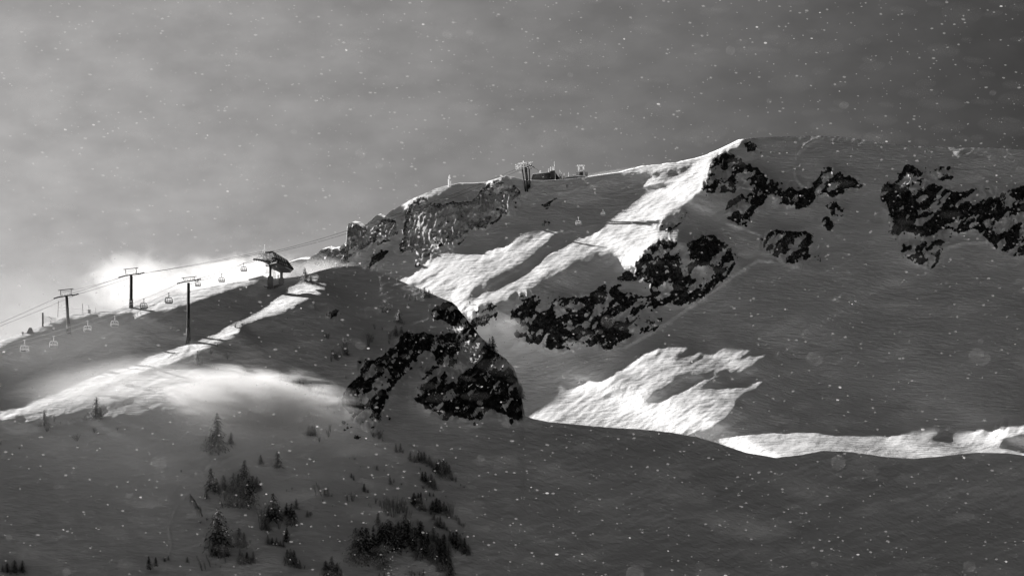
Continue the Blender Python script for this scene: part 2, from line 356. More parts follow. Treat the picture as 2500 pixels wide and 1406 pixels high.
wedge_ = blur(poly([(1570,985),(1600,955),(1650,932),(1712,912),(1800,898),(1760,916),(1715,932),(1650,962),(1600,985)]).astype(float), 3)+poly([(1760,915),(1815,905),(1850,930),(1800,948),(1765,940)])*.8
far_lit = far_lit*(1-.98*sstep(.35, .6, wedge_+fbm(*rot(24, 50, 5), 33, 3)*.25*(wedge_ > .02)))
far_lit = far_lit*(1-.9*sstep(.2, .6, far_rm))
front_lit = lit_field(FRONT_LIT)
front_lit = front_lit*(1-.9*sstep(.2, .6, front_rm))
far_rime = np.full(PX.shape, .27)
for (_, p, r), z in zip(FAR_ROCKS, far_zone): far_rime = np.maximum(far_rime, blur(z.astype(float), 10)*r)
front_rime = np.full(PX.shape, .2)
def relief_rock(rm, seed, ang, m_per_px, amp):
    """depth relief (metres towards the viewer): pillars, ledges and blocks"""
    wx = fbm(PX/60, PY/60, seed+50, 3)*30; wy = fbm(PX/50, PY/50, seed+60, 3)*22
    a, b = rot(ang+28, 62, 24, PX+wx*.7, PY+wy*.7)
    big = ridged(a, b, seed, 2)
    a, b = rot(ang+30, 26, 9, PX+wx*.7, PY+wy*.7)
    mid = ridged(a, b, seed+5, 3)
    fine = fbm(PX/6.5, PY/5.0, seed+9, 2)
    strat = np.abs(((PY+wy*1.2+PX*.12)/24.0) % 1.0-.5)*2
    return amp*(2.3*big+1.0*mid+.28*fine+.25*strat-1.9)
far_disp = relief_rock(far_rm, 201, 48, 1/4.5, 3.0)*sstep(.05, .9, blur(far_rm, 8))
front_disp = relief_rock(front_rm, 301, 38, 1/6.7, 2.6)*sstep(.05, .9, blur(front_rm, 8))
# cliffs stand proud of the slope under them
far_bulge = blur(far_rm, 16)*5.0; front_bulge = blur(front_rm, 18)*6.0
# soft forms of the snow: broad folds, wind ripples
def snowforms(seed, ang, lit):
    a, b = rot(ang, 210, 90); s = fbm(a, b, seed, 3)*2.2
    a, b = rot(ang, 70, 24); s = s+fbm(a, b, seed+3, 3)*.55
    a, b = rot(ang+6, 46, 8); r = fbm(a, b, seed+7, 3, .6)*.26
    a, b = rot(ang-10, 16, 4.2); r = r+fbm(a, b, seed+9, 2)*.09
    return s*(1-.75*blur(np.clip(lit, 0, 1), 14)), r
fs, fr = snowforms(401, 30, far_lit); cs, cr_ = snowforms(501, 12, front_lit)
far_extra = (far_disp+far_bulge*.9+fs*1.1+fr*(1+1.5*far_lit*(PY < 1058)))/2150.
rx = np.clip((PX-930)/350, 0, 1)*sstep(1000, 800, PY-(PX-1280)*0)          # the hill rounds away at its right end
front_extra = (front_disp+front_bulge+cs*.9+cr_*(1+1.8*front_lit)-14.0*rx**2*(PX < 1400))/1450.
def seam(path, amp, width, step=0.0):
    p = np.array(path, float); q = np.zeros(PX.shape); x0, y0_ = p.min(0)-30; x1, y1_ = p.max(0)+30
    i0 = max(0, int((x0-GX[0])/ST)); i1 = int((x1-GX[0])/ST); j0 = max(0, int((y0_-GY[0])/ST)); j1 = int((y1_-GY[0])/ST)
    X = PX[j0:j1, i0:i1]; Y = PY[j0:j1, i0:i1]; D = np.full(X.shape, 1e9); E = np.zeros(X.shape)
    for k in range(len(p)-1):
        a, b = p[k], p[k+1]; d = b-a; l = d@d
        t = np.clip(((X-a[0])*d[0]+(Y-a[1])*d[1])/l, 0, 1); dx = X-a[0]-t*d[0]; dy = Y-a[1]-t*d[1]; m = np.hypot(dx, dy)
        s_ = np.sign(dx*d[1]-dy*d[0]); E = np.where(m < D, s_, E); D = np.minimum(D, m)
    tp = np.clip((X-p[:, 0].min())/12, 0, 1)*np.clip((p[:, 0].max()-X)/12, 0, 1)
    q[j0:j1, i0:i1] = (amp*np.exp(-(D/width)**2)+step*E*np.exp(-(D/14.)**2)*np.clip(D/3, 0, 1))*tp
    return q
far_extra = far_extra+(seam([(1520,850),(1560,828),(1620,792),(1690,745),(1740,712),(1790,672),(1850,634),(1900,640)], .9, 4, .5)
    +seam([(1768,542),(1800,552),(1865,575)], .8, 3.5, .4)+seam([(1795,575),(1845,590)], .5, 3)+seam([(2300,605),(2360,592),(2420,590)], .9, 4, .4)
    +seam([(1300,588),(1400,560),(1460,545),(1535,490),(1470,482),(1590,452),(1680,440)], .5, 3)+seam([(1200,690),(1260,672),(1320,650)], .4, 3)
    +seam([(1700,490),(1722,520),(1726,560)], .4, 3)+seam([(1335,470),(1380,470),(1420,455),(1480,448)], .5, 3)
    +seam([(1940,400),(1950,370),(1985,345),(2010,336)], .9, 5, .6)+seam([(1935,415),(1945,440),(1968,460)], .7, 4, .5)
    +seam([(2040,650),(2075,632),(2120,600)], .5, 4)+seam([(1300,640),(1240,668),(1180,705)], .3, 3))/2150.
front_extra = front_extra+(seam([(0,930),(110,885),(250,820),(340,775),(420,735)], .35, 3)+seam([(40,930),(180,870),(300,812),(440,750)], .35, 3)
    +seam([(400,1400),(420,1330),(412,1290),(430,1240),(470,1195)], .3, 3)+seam([(430,1340),(470,1330),(520,1322)], .3, 3)+seam([(500,1150),(560,1120),(620,1100),(700,1085)], .6, 6, .5)
    +seam([(1300,1015),(1400,1045),(1600,1075)], .3, 4))/1450.
s_ = np.clip((PX-1050)*.9+(PY-1050)*.43, 0, None); s_ = s_*s_/(s_+250)       # the near slope turns away from the sun to the right
front_extra = front_extra-.26*s_/(.496*F)
far_sky_m = PY < FT-10; front_sky_m = (PY < CT-10)
W_far = surface(plane_w(.10, 2250, 1280, 430), far_lit, far_sky_m, far_rock, far_extra)
W_front = surface(plane_w(.22, 1500, 660, 690), front_lit, front_sky_m, front_rock, front_extra, psi=.55)
def yfar(px, py): return 1/samp(W_far, px, py)
def yfront(px, py): return 1/samp(W_front, px, py)

# ------------------------------------------------------------------ materials of the ground
def ground_mat(name):
    m = bpy.data.materials.new(name); m.use_nodes = True; t = m.node_tree; N = t.nodes; K = t.links
    b = N['Principled BSDF']; b.inputs['Specular IOR Level'].default_value = 0.25
    tc = N.new('ShaderNodeTexCoord')
    def noise(scale, det, vec=(1, 1, 1), rotz=0, rough=.6, roty=0):
        mp = N.new('ShaderNodeMapping'); mp.inputs['Scale'].default_value = vec; mp.inputs['Rotation'].default_value = (0, roty, rotz)
        K.new(tc.outputs['Object'], mp.inputs['Vector'])
        n = N.new('ShaderNodeTexNoise'); n.inputs['Scale'].default_value = scale; n.inputs['Detail'].default_value = det; n.inputs['Roughness'].default_value = rough
        K.new(mp.outputs['Vector'], n.inputs['Vector']); return n.outputs['Fac']
    def math_(op, a, c=None, clamp=False):
        n = N.new('ShaderNodeMath'); n.operation = op; n.use_clamp = clamp
        for i, v in enumerate((a, c)):
            if v is None: continue
            if isinstance(v, (int, float)): n.inputs[i].default_value = v
            else: K.new(v, n.inputs[i])
        return n.outputs[0]
    def mr(v, a, c, d, e):
        n = N.new('ShaderNodeMapRange'); n.interpolation_type = 'SMOOTHSTEP'; K.new(v, n.inputs['Value'])
        for k, x in zip(('From Min', 'From Max', 'To Min', 'To Max'), (a, c, d, e)): n.inputs[k].default_value = x
        return n.outputs['Result']
    def attr(nm):
        n = N.new('ShaderNodeAttribute'); n.attribute_name = nm; return n.outputs['Fac']
    rock = attr('rock'); rime = attr('rime')
    geo = N.new('ShaderNodeNewGeometry'); sx = N.new('ShaderNodeSeparateXYZ'); K.new(geo.outputs['True Normal'], sx.inputs[0])
    nb = noise(.35, 6, (1, 1, 1), rough=.7); nf = noise(1.6, 4, (1, 1, .6))
    # snow lies where the ground is flat enough, rock shows where it is steep
    steep = math_('ADD', math_('ADD', sx.outputs['Z'], math_('MULTIPLY', math_('SUBTRACT', nb, .5), .5)), math_('MULTIPLY', math_('SUBTRACT', nf, .5), .25))
    bare = mr(steep, .92, 1.0, 1, 0)
    rockfac = math_('MULTIPLY', mr(rock, .42, .58, 0, 1), bare)
    fr_n = mr(math_('ADD', noise(.9, 6, rough=.75), math_('MULTIPLY', rime, .36)), .62, .80, 0, 1)
    rimefac = math_('MULTIPLY', fr_n, mr(rime, .12, .5, .0, 1))
    rc = mr(noise(.5, 8), .35, .8, .008, .07)
    rockcol = N.new('ShaderNodeMix'); rockcol.data_type = 'FLOAT'
    K.new(rimefac, rockcol.inputs['Factor']); K.new(rc, rockcol.inputs['A']); rockcol.inputs['B'].default_value = .55
    snow = mr(noise(.02, 5, (1, 1, 2)), .3, .7, .74, .84)
    col = N.new('ShaderNodeMix'); col.data_type = 'FLOAT'
    K.new(rockfac, col.inputs['Factor']); K.new(snow, col.inputs['A']); K.new(rockcol.outputs['Result'], col.inputs['B'])
    K.new(col.outputs['Result'], b.inputs['Base Color'])
    b.inputs['Roughness'].default_value = .85; b.inputs['Specular IOR Level'].default_value = .08
    h1 = math_('MULTIPLY', noise(.42, 6, (.35, 1.0, 1.4), .5), .5)
    h2 = math_('MULTIPLY', noise(.06, 4, (.5, 1, 1)), .9)
    h = math_('ADD', h1, h2)
    bp = N.new('ShaderNodeBump'); bp.inputs['Strength'].default_value = .9; bp.inputs['Distance'].default_value = 1.5
    K.new(h, bp.inputs['Height']); K.new(bp.outputs['Normal'], b.inputs['Normal'])
    return m
M_GROUND = ground_mat('snow and rock')

def columns():
    a = np.arange(-60, 2561, 2.5)
    left = -60-np.cumsum(np.linspace(4, 22, 48))[::-1]; right = 2560+np.cumsum(np.linspace(4, 22, 48))
    return np.concatenate([left, a, right])
def build_layer(top, W, bottom, nrow, rock, rime, zlist, zones_, slope_name, back, foot=0, flat=0):
    xs = columns(); n = len(xs)
    t0 = top(xs)
    k = np.arange(nrow+1)
    frac = k/nrow
    P_x = np.repeat(xs[None, :], nrow+1, 0)
    P_y = t0[None, :]+(bottom-t0)[None, :]*frac[:, None]
    w = samp(W, P_x, P_y); y = 1/w
    X = (P_x-1250)/F*y; Z = (703-P_y)/F*y
    ro = samp(rock, P_x, P_y); ri = samp(rime, P_x, P_y)
    # back of the ridge: rows behind the crest that go down and away
    bx = []; 
    for s in back:
        yy = y[0]+s; zz = Z[0]+.03*min(s, flat)-.62*max(0, s-flat)-.0006*max(0, s-flat)**2
        bx.append((X[0], yy, zz))
    bX = np.array([b[0] for b in bx])[::-1]; bY = np.array([b[1] for b in bx])[::-1]; bZ = np.array([b[2] for b in bx])[::-1]
    fX, fY, fZ = X, y, Z
    bX = np.concatenate([bX, X[:1]]); bY = np.concatenate([bY, y[:1]]); bZ = np.concatenate([bZ, Z[:1]])
    allX = np.concatenate([bX, fX]); allY = np.concatenate([bY, fY]); allZ = np.concatenate([bZ, fZ])
    nb = len(back)+1
    ro = np.concatenate([np.repeat(ro[:1]*0, nb, 0), ro]); ri = np.concatenate([np.repeat(ri[:1], nb, 0), ri])
    if foot:
        def sm(q):
            q = q[-1]; kk = np.ones(61)/61; return np.convolve(np.pad(q, 30, mode='edge'), kk, 'valid')[None]
        fX_, fY_, fZ_ = sm(fX), sm(fY), sm(fZ)
        for s in (60, 160, 320, foot):
            allX = np.concatenate([allX, fX_]); allY = np.concatenate([allY, fY_-s*1.0]); allZ = np.concatenate([allZ, fZ_-s*.45])
            ro = np.concatenate([ro, ro[-1:]*0]); ri = np.concatenate([ri, ri[-1:]*0])
    R = allX.shape[0]
    wx, wy, wz = c2w(allX, allY, allZ)
    co = np.stack([wx, wy, wz], -1).reshape(-1, 3)
    ii = np.arange(R-1)[:, None]*n+np.arange(n-1)[None, :]
    quads = np.stack([ii, ii+n, ii+n+1, ii+1], -1).reshape(-1, 4)
    # owner of each quad
    own = np.zeros((R-1, n-1), int)
    cx = np.zeros((R-1, n-1))-9999; cy = cx.copy()
    cx[nb:nb+nrow] = (P_x[:-1, :-1]+P_x[1:, 1:])/2; cy[nb:nb+nrow] = (P_y[:-1, :-1]+P_y[1:, 1:])/2
    for q, z in enumerate(zones_):
        v = samp(blur(z.astype(float), 4.5), cx, cy) > .16
        own = np.where((own == 0) & v & (cx > -9000), q+1, own)
    own[nb-1] = -1                                  # the crest is a sharp edge
    own = own.reshape(-1)
    objs = []
    for q in range(len(zones_)+1):
        sel = quads[own == q]
        if not len(sel): objs.append(None); continue
        used = np.unique(sel); mp = np.full(len(co), -1); mp[used] = np.arange(len(used))
        nm = slope_name if q == 0 else 'rock_cliff'
        me = bpy.data.meshes.new(nm); v = co[used]; f = mp[sel]
        me.vertices.add(len(v)); me.vertices.foreach_set('co', v.astype(np.float32).ravel())
        me.loops.add(len(f)*4); me.loops.foreach_set('vertex_index', f.astype(np.int32).ravel())
        me.polygons.add(len(f)); me.polygons.foreach_set('loop_start', np.arange(0, len(f)*4, 4, dtype=np.int32))
        me.polygons.foreach_set('loop_total', np.full(len(f), 4, np.int32))
        me.polygons.foreach_set('use_smooth', np.ones(len(f), bool))
        me.update(calc_edges=True)
        for an, av in (('rock', ro), ('rime', ri)):
            a = me.attributes.new(an, 'FLOAT', 'POINT'); a.data.foreach_set('value', av.reshape(-1)[used].astype(np.float32))
        me.materials.append(M_GROUND)
        o = bpy.data.objects.new(nm, me); COL.objects.link(o)
        if q == 0: tag(o, kind='structure')
        else: tag(o, zlist[q-1][0], 'cliff' if len(sel) > 2500 else 'rock outcrop', group='bare rock showing through the snow')
        objs.append(o)
    return objs
far_objs = build_layer(far_top, W_far, np.interp(columns(), [-700, 1280, 1300, 3200], [1100, 1100, 1130, 1240]), 300, far_rock, far_rime, FAR_ROCKS, far_zone, 'mountain_slope', [3, 12, 30, 48, 56, 80, 140, 240, 380], flat=48)
front_objs = build_layer(front_top, W_front, np.full(len(columns()), 1500.), 270, front_rock, front_rime, FRONT_ROCKS, front_zone, 'hill_slope', [2, 5, 10, 20, 40, 80, 140, 200], foot=420)
# valley floor out to the horizon; its dark grey stands for forest and shade
me = bpy.data.meshes.new('ground'); S = 30000
me.from_pydata([(-S, -2000, -40), (S, -2000, -40), (S, S, -40), (-S, S, -40)], [], [(0, 1, 2, 3)]); me.materials.append(grey_mat('valley forest and shade', .24, noise=.4, scale=.01))
gnd = bpy.data.objects.new('ground', me); COL.objects.link(gnd); tag(gnd, kind='structure')
# ------------------------------------------------------------------ mesh builder
def P3(px, py, y):
    return Vector(c2w((px-1250)/F*y, y, (703-py)/F*y))
class MB:
    def __init__(s): s.v = []; s.f = []; s.m = []
    def add(s, vs, fs, m=0):
        o = len(s.v); s.v += [tuple(v) for v in vs]; s.f += [tuple(i+o for i in f) for f in fs]; s.m += [m]*len(fs)
    def tube(s, pts, r, n=6, m=0, cap=True):
        pts = [Vector(p) for p in pts]; rs = r if isinstance(r, (list, tuple)) else [r]*len(pts)
        vs = []; up = None
        for i, p in enumerate(pts):
            d = (pts[min(i+1, len(pts)-1)]-pts[max(i-1, 0)]).normalized()
            a = Vector((0, 0, 1)) if abs(d.z) < .9 else Vector((1, 0, 0))
            u = d.cross(a).normalized(); w = u.cross(d).normalized()
            for k in range(n):
                t = 2*math.pi*k/n; vs.append(p+(u*math.cos(t)+w*math.sin(t))*rs[i])
        fs = []
        for i in range(len(pts)-1):
            for k in range(n):
                a = i*n+k; b = i*n+(k+1) % n; fs.append((a, b, b+n, a+n))
        if cap: fs.append(tuple(range(n))[::-1]); fs.append(tuple(range((len(pts)-1)*n, len(pts)*n)))
        s.add(vs, fs, m); return s
    def box(s, c, sx, sy, sz, ax=None, m=0):
        c = Vector(c); X, Y, Z = ax if ax else (Vector((1, 0, 0)), Vector((0, 1, 0)), Vector((0, 0, 1)))
        vs = [c+X*(i*sx/2)+Y*(j*sy/2)+Z*(k*sz/2) for k in (-1, 1) for j in (-1, 1) for i in (-1, 1)]
        s.add(vs, [(0, 2, 3, 1), (4, 5, 7, 6), (0, 1, 5, 4), (2, 6, 7, 3), (0, 4, 6, 2), (1, 3, 7, 5)], m); return s
    def prism(s, poly_, off, m=0):
        a = [Vector(p) for p in poly_]; b = [p+Vector(off) for p in a]; n = len(a)
        s.add(a+b, [tuple(range(n)), tuple(range(n, 2*n))[::-1]]+[(i, i+n, (i+1) % n+n, (i+1) % n) for i in range(n)], m); return s
    def mesh(s, name, mats, smooth=False):
        me = bpy.data.meshes.new(name); me.from_pydata(s.v, [], s.f)
        for m in mats: me.materials.append(m)
        if len(mats) > 1: me.polygons.foreach_set('material_index', s.m)
        if smooth: me.polygons.foreach_set('use_smooth', [True]*len(s.f))
        me.update(); return me
    def build(s, name, mats, parent=None, smooth=False):
        mats = mats if isinstance(mats, (list, tuple)) else [mats]
        o = bpy.data.objects.new(name, s.mesh(name, mats, smooth)); COL.objects.link(o)
        if parent: o.parent = parent; o.matrix_parent_inverse = Matrix.Identity(4)
        return o
def empty(name, loc, rz=0.0, scale=1.0):
    e = bpy.data.objects.new(name, None); COL.objects.link(e); e.location = loc; e.rotation_euler = (0, 0, rz)
    e.scale = (scale,)*3; e.empty_display_size = .5; return e
def copy_thing(root, loc, rz=0.0, scale=None, label=None):
    r = root.copy(); COL.objects.link(r); r.location = loc; r.rotation_euler = (0, 0, rz)
    if scale is not None: r.scale = scale if isinstance(scale, (tuple, list)) else (scale,)*3
    if label: r['label'] = label
    for ch in root.children:
        c = ch.copy(); COL.objects.link(c); c.parent = r
        for g in ch.children:
            d = g.copy(); COL.objects.link(d); d.parent = c
    return r
def up_mat(name, lo, dark, thr, width=.12, nscale=1.2, rough=.8):
    """dark stuff that carries snow or rime on what faces up"""
    m = bpy.data.materials.new(name); m.use_nodes = True; t = m.node_tree; N = t.nodes; K = t.links; b = N['Principled BSDF']
    g = N.new('ShaderNodeNewGeometry'); sx = N.new('ShaderNodeSeparateXYZ'); K.new(g.outputs['Normal'], sx.inputs[0])
    tc = N.new('ShaderNodeTexCoord'); n = N.new('ShaderNodeTexNoise'); n.inputs['Scale'].default_value = nscale; n.inputs['Detail'].default_value = 6; n.inputs['Roughness'].default_value = .7
    K.new(tc.outputs['Object'], n.inputs['Vector'])
    a = N.new('ShaderNodeMath'); a.operation = 'ADD'; K.new(sx.outputs['Z'], a.inputs[0]); K.new(n.outputs['Fac'], a.inputs[1])
    r = N.new('ShaderNodeMapRange'); K.new(a.outputs[0], r.inputs['Value'])
    r.inputs['From Min'].default_value = thr; r.inputs['From Max'].default_value = thr+width
    r.inputs['To Min'].default_value = dark; r.inputs['To Max'].default_value = lo
    K.new(r.outputs['Result'], b.inputs['Base Color']); b.inputs['Roughness'].default_value = rough; b.inputs['Specular IOR Level'].default_value = .2
    return m
M_ROCK = up_mat('rock with snow caps', .72, .016, 1.28)
M_ROCK_RIME = up_mat('rock with rime', .66, .05, .62, .5)
M_STEEL = up_mat('galvanised steel with rime', .6, .10, 1.3, .2)
M_DARK = grey_mat('dark steel', .03, .6)
M_RIME = frosty(grey_mat('rime ice', .80, .8, noise=.1, scale=5), .5)
M_ROPE = grey_mat('wire rope', .10, .6)
M_ROPEW = grey_mat('rimed wire rope', .7, .8)
M_CONC = grey_mat('concrete', .09, .9, scale=.8)
M_ROOF = grey_mat('roof sheet', .055, .6, scale=.5)
M_SNOW = grey_mat('fresh snow', .8, .8, noise=.05)
M_NEEDLE = up_mat('dark needles', .30, .03, 1.25, .3, 3)
M_FROST = frosty(grey_mat('frosted needles', .42, .9, noise=.35, scale=4), .35)
M_FROST2 = grey_mat('needles grey with frost', .22, .9, noise=.4, scale=4)
M_BARK = grey_mat('bark', .05, .9, scale=4)

# ------------------------------------------------------------------ loose rocks on the cliffs (each a part of its cliff)
def rock_mesh(seed, mat):
    r = random.Random(seed); import bmesh
    bm = bmesh.new(); bmesh.ops.create_icosphere(bm, subdivisions=1, radius=.5)
    cuts = [Vector((r.uniform(-1, 1), r.uniform(-1, 1), r.uniform(-1, 1))).normalized() for _ in range(6)]
    for v in bm.verts:
        for c in cuts:
            d = v.co.dot(c); lim = .27
            if d > lim: v.co -= c*(d-lim)
        v.co *= r.uniform(.86, 1.16); v.co.z *= 1.15
    me = bpy.data.meshes.new('rock'); bm.to_mesh(me); bm.free(); me.materials.append(mat); return me
rock_me = [rock_mesh(i, M_ROCK) for i in range(7)]; rime_me = [rock_mesh(20+i, M_ROCK_RIME) for i in range(5)]
def strew(objs, zlist, zones_, rockf, rm, yf, total, smin, smax, seed):
    rg = random.Random(seed)
    area = [max(1, z.sum()) for z in zones_]
    for q, z in enumerate(zones_):
        o = objs[q+1]
        if o is None: continue
        n = int(min(240, max(5, total*area[q]/sum(area))))
        zz = blur(z.astype(float), 7)
        js, is_ = np.nonzero((zz > .22) & (rm > .12) & (PY > (FT if yf is yfar else CT)+9))
        if not len(js): continue
        rime = zlist[q][2]
        for k in range(n):
            h = rg.randrange(len(js)); px = GX[is_[h]]+rg.uniform(-1, 1); py = GY[js[h]]+rg.uniform(-1, 1)
            y = float(yf(px, py)); inside = rockf[js[h], is_[h]]
            s = rg.uniform(smin, smax)*(1 if inside > .5 else .6)*rg.choice((.6, .8, 1, 1.5))
            p = P3(px, py, y+.12*s)
            b = bpy.data.objects.new('rock', (rime_me if rg.random() < rime*.9 else rock_me)[rg.randrange(5)]); COL.objects.link(b)
            b.location = p; b.rotation_euler = (rg.uniform(-.5, .5), rg.uniform(-.5, .5), rg.uniform(0, 6.3))
            b.scale = (s*rg.uniform(.8, 1.5), s*rg.uniform(.7, 1.1), s*rg.uniform(.7, 1.5)); b.parent = o
strew(far_objs, FAR_ROCKS, far_zone, far_rock, far_rm, yfar, 300, 1.4, 3.0, 5)
strew(front_objs, FRONT_ROCKS, front_zone, front_rock, front_rm, yfront, 90, 1.2, 2.6, 6)

# ------------------------------------------------------------------ trees
def crown_mesh(seed, width, dens, frost, top_bare=0.0, ragged=.25, droop=.5, leaf=.05):
    r = random.Random(seed); b = MB(); lev = int(30*dens)
    for i in range(lev):
        z = .05+.95*(i/lev); prof = ((1-z)**.62)*width*(1-.35*max(0, .16-z)/.16)
        nb = max(3, int(9*(1-z)+4))
        lobe = [r.uniform(1-ragged*1.6, 1+ragged) for _ in range(nb)]
        a0 = r.uniform(0, 6.3)
        for k in range(nb):
            if r.random() < .12: continue
            a = a0+2*math.pi*k/nb+r.uniform(-.2, .2); R = prof*lobe[k]+.015
            ns = 2 if R < .09 else 4
            for j in range(ns):
                t = (j+.6)/ns; rr = R*t
                dz = -droop*R*t*t*.8+r.uniform(-.015, .015)
                c = Vector((math.cos(a)*rr, math.sin(a)*rr, z+dz))
                s = leaf*r.uniform(.6, 1.25)*(1.15-.5*z)
                out_ = Vector((math.cos(a), math.sin(a), -droop*.9)).normalized()
                side = Vector((-math.sin(a), math.cos(a), r.uniform(-.5, .5))).normalized()
                n_ = out_.cross(side)
                v = [c-out_*s*.8, c+side*s*.62+n_*s*.1, c+out_*s*1.2-Vector((0, 0, s*.5)), c-side*s*.62+n_*s*.1, c+n_*s*.35]
                mi = 1 if r.random() < frost*(.5+.6*t) else 0
                b.add(v, [(0, 1, 4), (1, 2, 4), (2, 3, 4), (3, 0, 4)], mi)
    return b
def make_tree(seed, width, dens, frost, mats, name, **kw):
    root = empty(name, (0, 0, 0))
    MB().tube([(0, 0, -.06), (0, 0, .5), (0, 0, .97)], [.022, .014, .004], 5).build('trunk', M_BARK, root)
    crown_mesh(seed, width, dens, frost, **kw).build('crown', mats, root)
    return root
def bare_shrub(seed, spread, n, name, lean=0.0, weep=False):
    r = random.Random(seed); root = empty(name, (0, 0, 0)); b = MB()
    for i in range(n):
        a = r.uniform(0, 6.3); s = spread*r.uniform(.1, 1); h = r.uniform(.5, 1)
        p0 = Vector((math.cos(a)*s*.25, math.sin(a)*s*.25, -.03)); p2 = Vector((math.cos(a)*s+lean*h, math.sin(a)*s, h)); p1 = p0.lerp(p2, .5)+Vector((0, 0, .08))
        b.tube([p0, p1, p2], [.014, .010, .004], 3, cap=False)
        for k in range(12):
            t = r.uniform(.25, 1); q = p0.lerp(p1, t*2) if t < .5 else p1.lerp(p2, t*2-1)
            d = Vector((r.uniform(-1, 1), r.uniform(-1, 1), r.uniform(-1.2, -.2) if weep else r.uniform(.2, 1.2))).normalized()*r.uniform(.06, .16)
            b.tube([q, q+d], [.010, .004], 3, cap=False, m=1 if r.random() < .6 else 0)
    b.build('stem', [M_FROST2, M_FROST], root)
    return root
def weeping_snag(seed, name):
    r = random.Random(seed); root = empty(name, (0, 0, 0))
    t = MB().tube([(.25, 0, -.03), (.08, 0, .3), (-.12, 0, .65), (-.38, 0, .97)], [.04, .03, .02, .008], 5)
    t.build('trunk', M_BARK, root); b = MB()
    pts = [Vector((.25, 0, 0)), Vector((.08, 0, .3)), Vector((-.12, 0, .65)), Vector((-.38, 0, .97))]
    for k in range(90):
        u = r.uniform(.4, 3); i = min(2, int(u)); q = pts[i].lerp(pts[i+1], u-i)
        l = r.uniform(.10, .30); e = q+Vector((r.uniform(-.16, .10), r.uniform(-.12, .12), -l))
        b.tube([q, q.lerp(e, .5)+Vector((-.02, 0, .03)), e], [.010, .008, .004], 3, cap=False, m=1 if r.random() < .5 else 0)
    b.build('twigs', [M_FROST2, M_FROST], root); return root
PROTO = {}
def proto(kind):
    if kind in PROTO: return PROTO[kind]
    k, i = kind[0], int(kind[1])
    s = 100+ord(k)*7+i
    if k == 'D': t = make_tree(s, .40+.05*i, .8, .38, [M_NEEDLE, M_FROST], 'conifer', ragged=.35)
    elif k == 'F': t = make_tree(s, .42+.06*i, .75, .5, [M_FROST2, M_FROST], 'conifer', ragged=.45)
    elif k == 'N': t = make_tree(s, .26+.04*i, .7, .38, [M_NEEDLE, M_FROST], 'conifer', ragged=.5, leaf=.06)
    elif k == 'R': t = make_tree(s, .26+.04*i, .6, .5, [M_FROST2, M_FROST], 'conifer', ragged=.6, leaf=.055)
    elif k == 'B': t = bare_shrub(s, .32, 11, 'bare_shrub')
    elif k == 'S': t = bare_shrub(s, .75, 26, 'low_shrub')
    elif k == 'L': t = bare_shrub(s, .12, 6, 'bare_shrub', lean=-.35)
    elif k == 'W': t = weeping_snag(s, 'leaning_snag')
    PROTO[kind] = t; return t
KIND = {'D': 'dark conifer', 'F': 'grey frosted conifer', 'N': 'narrow dark conifer', 'R': 'slim frosted conifer', 'B': 'bare frosted shrub', 'S': 'low spreading shrub', 'L': 'bare leaning shrub', 'W': 'bent drooping snag'}
CAT = {'D': 'conifer', 'F': 'conifer', 'N': 'conifer', 'R': 'conifer', 'B': 'shrub', 'S': 'shrub', 'L': 'shrub', 'W': 'snag'}
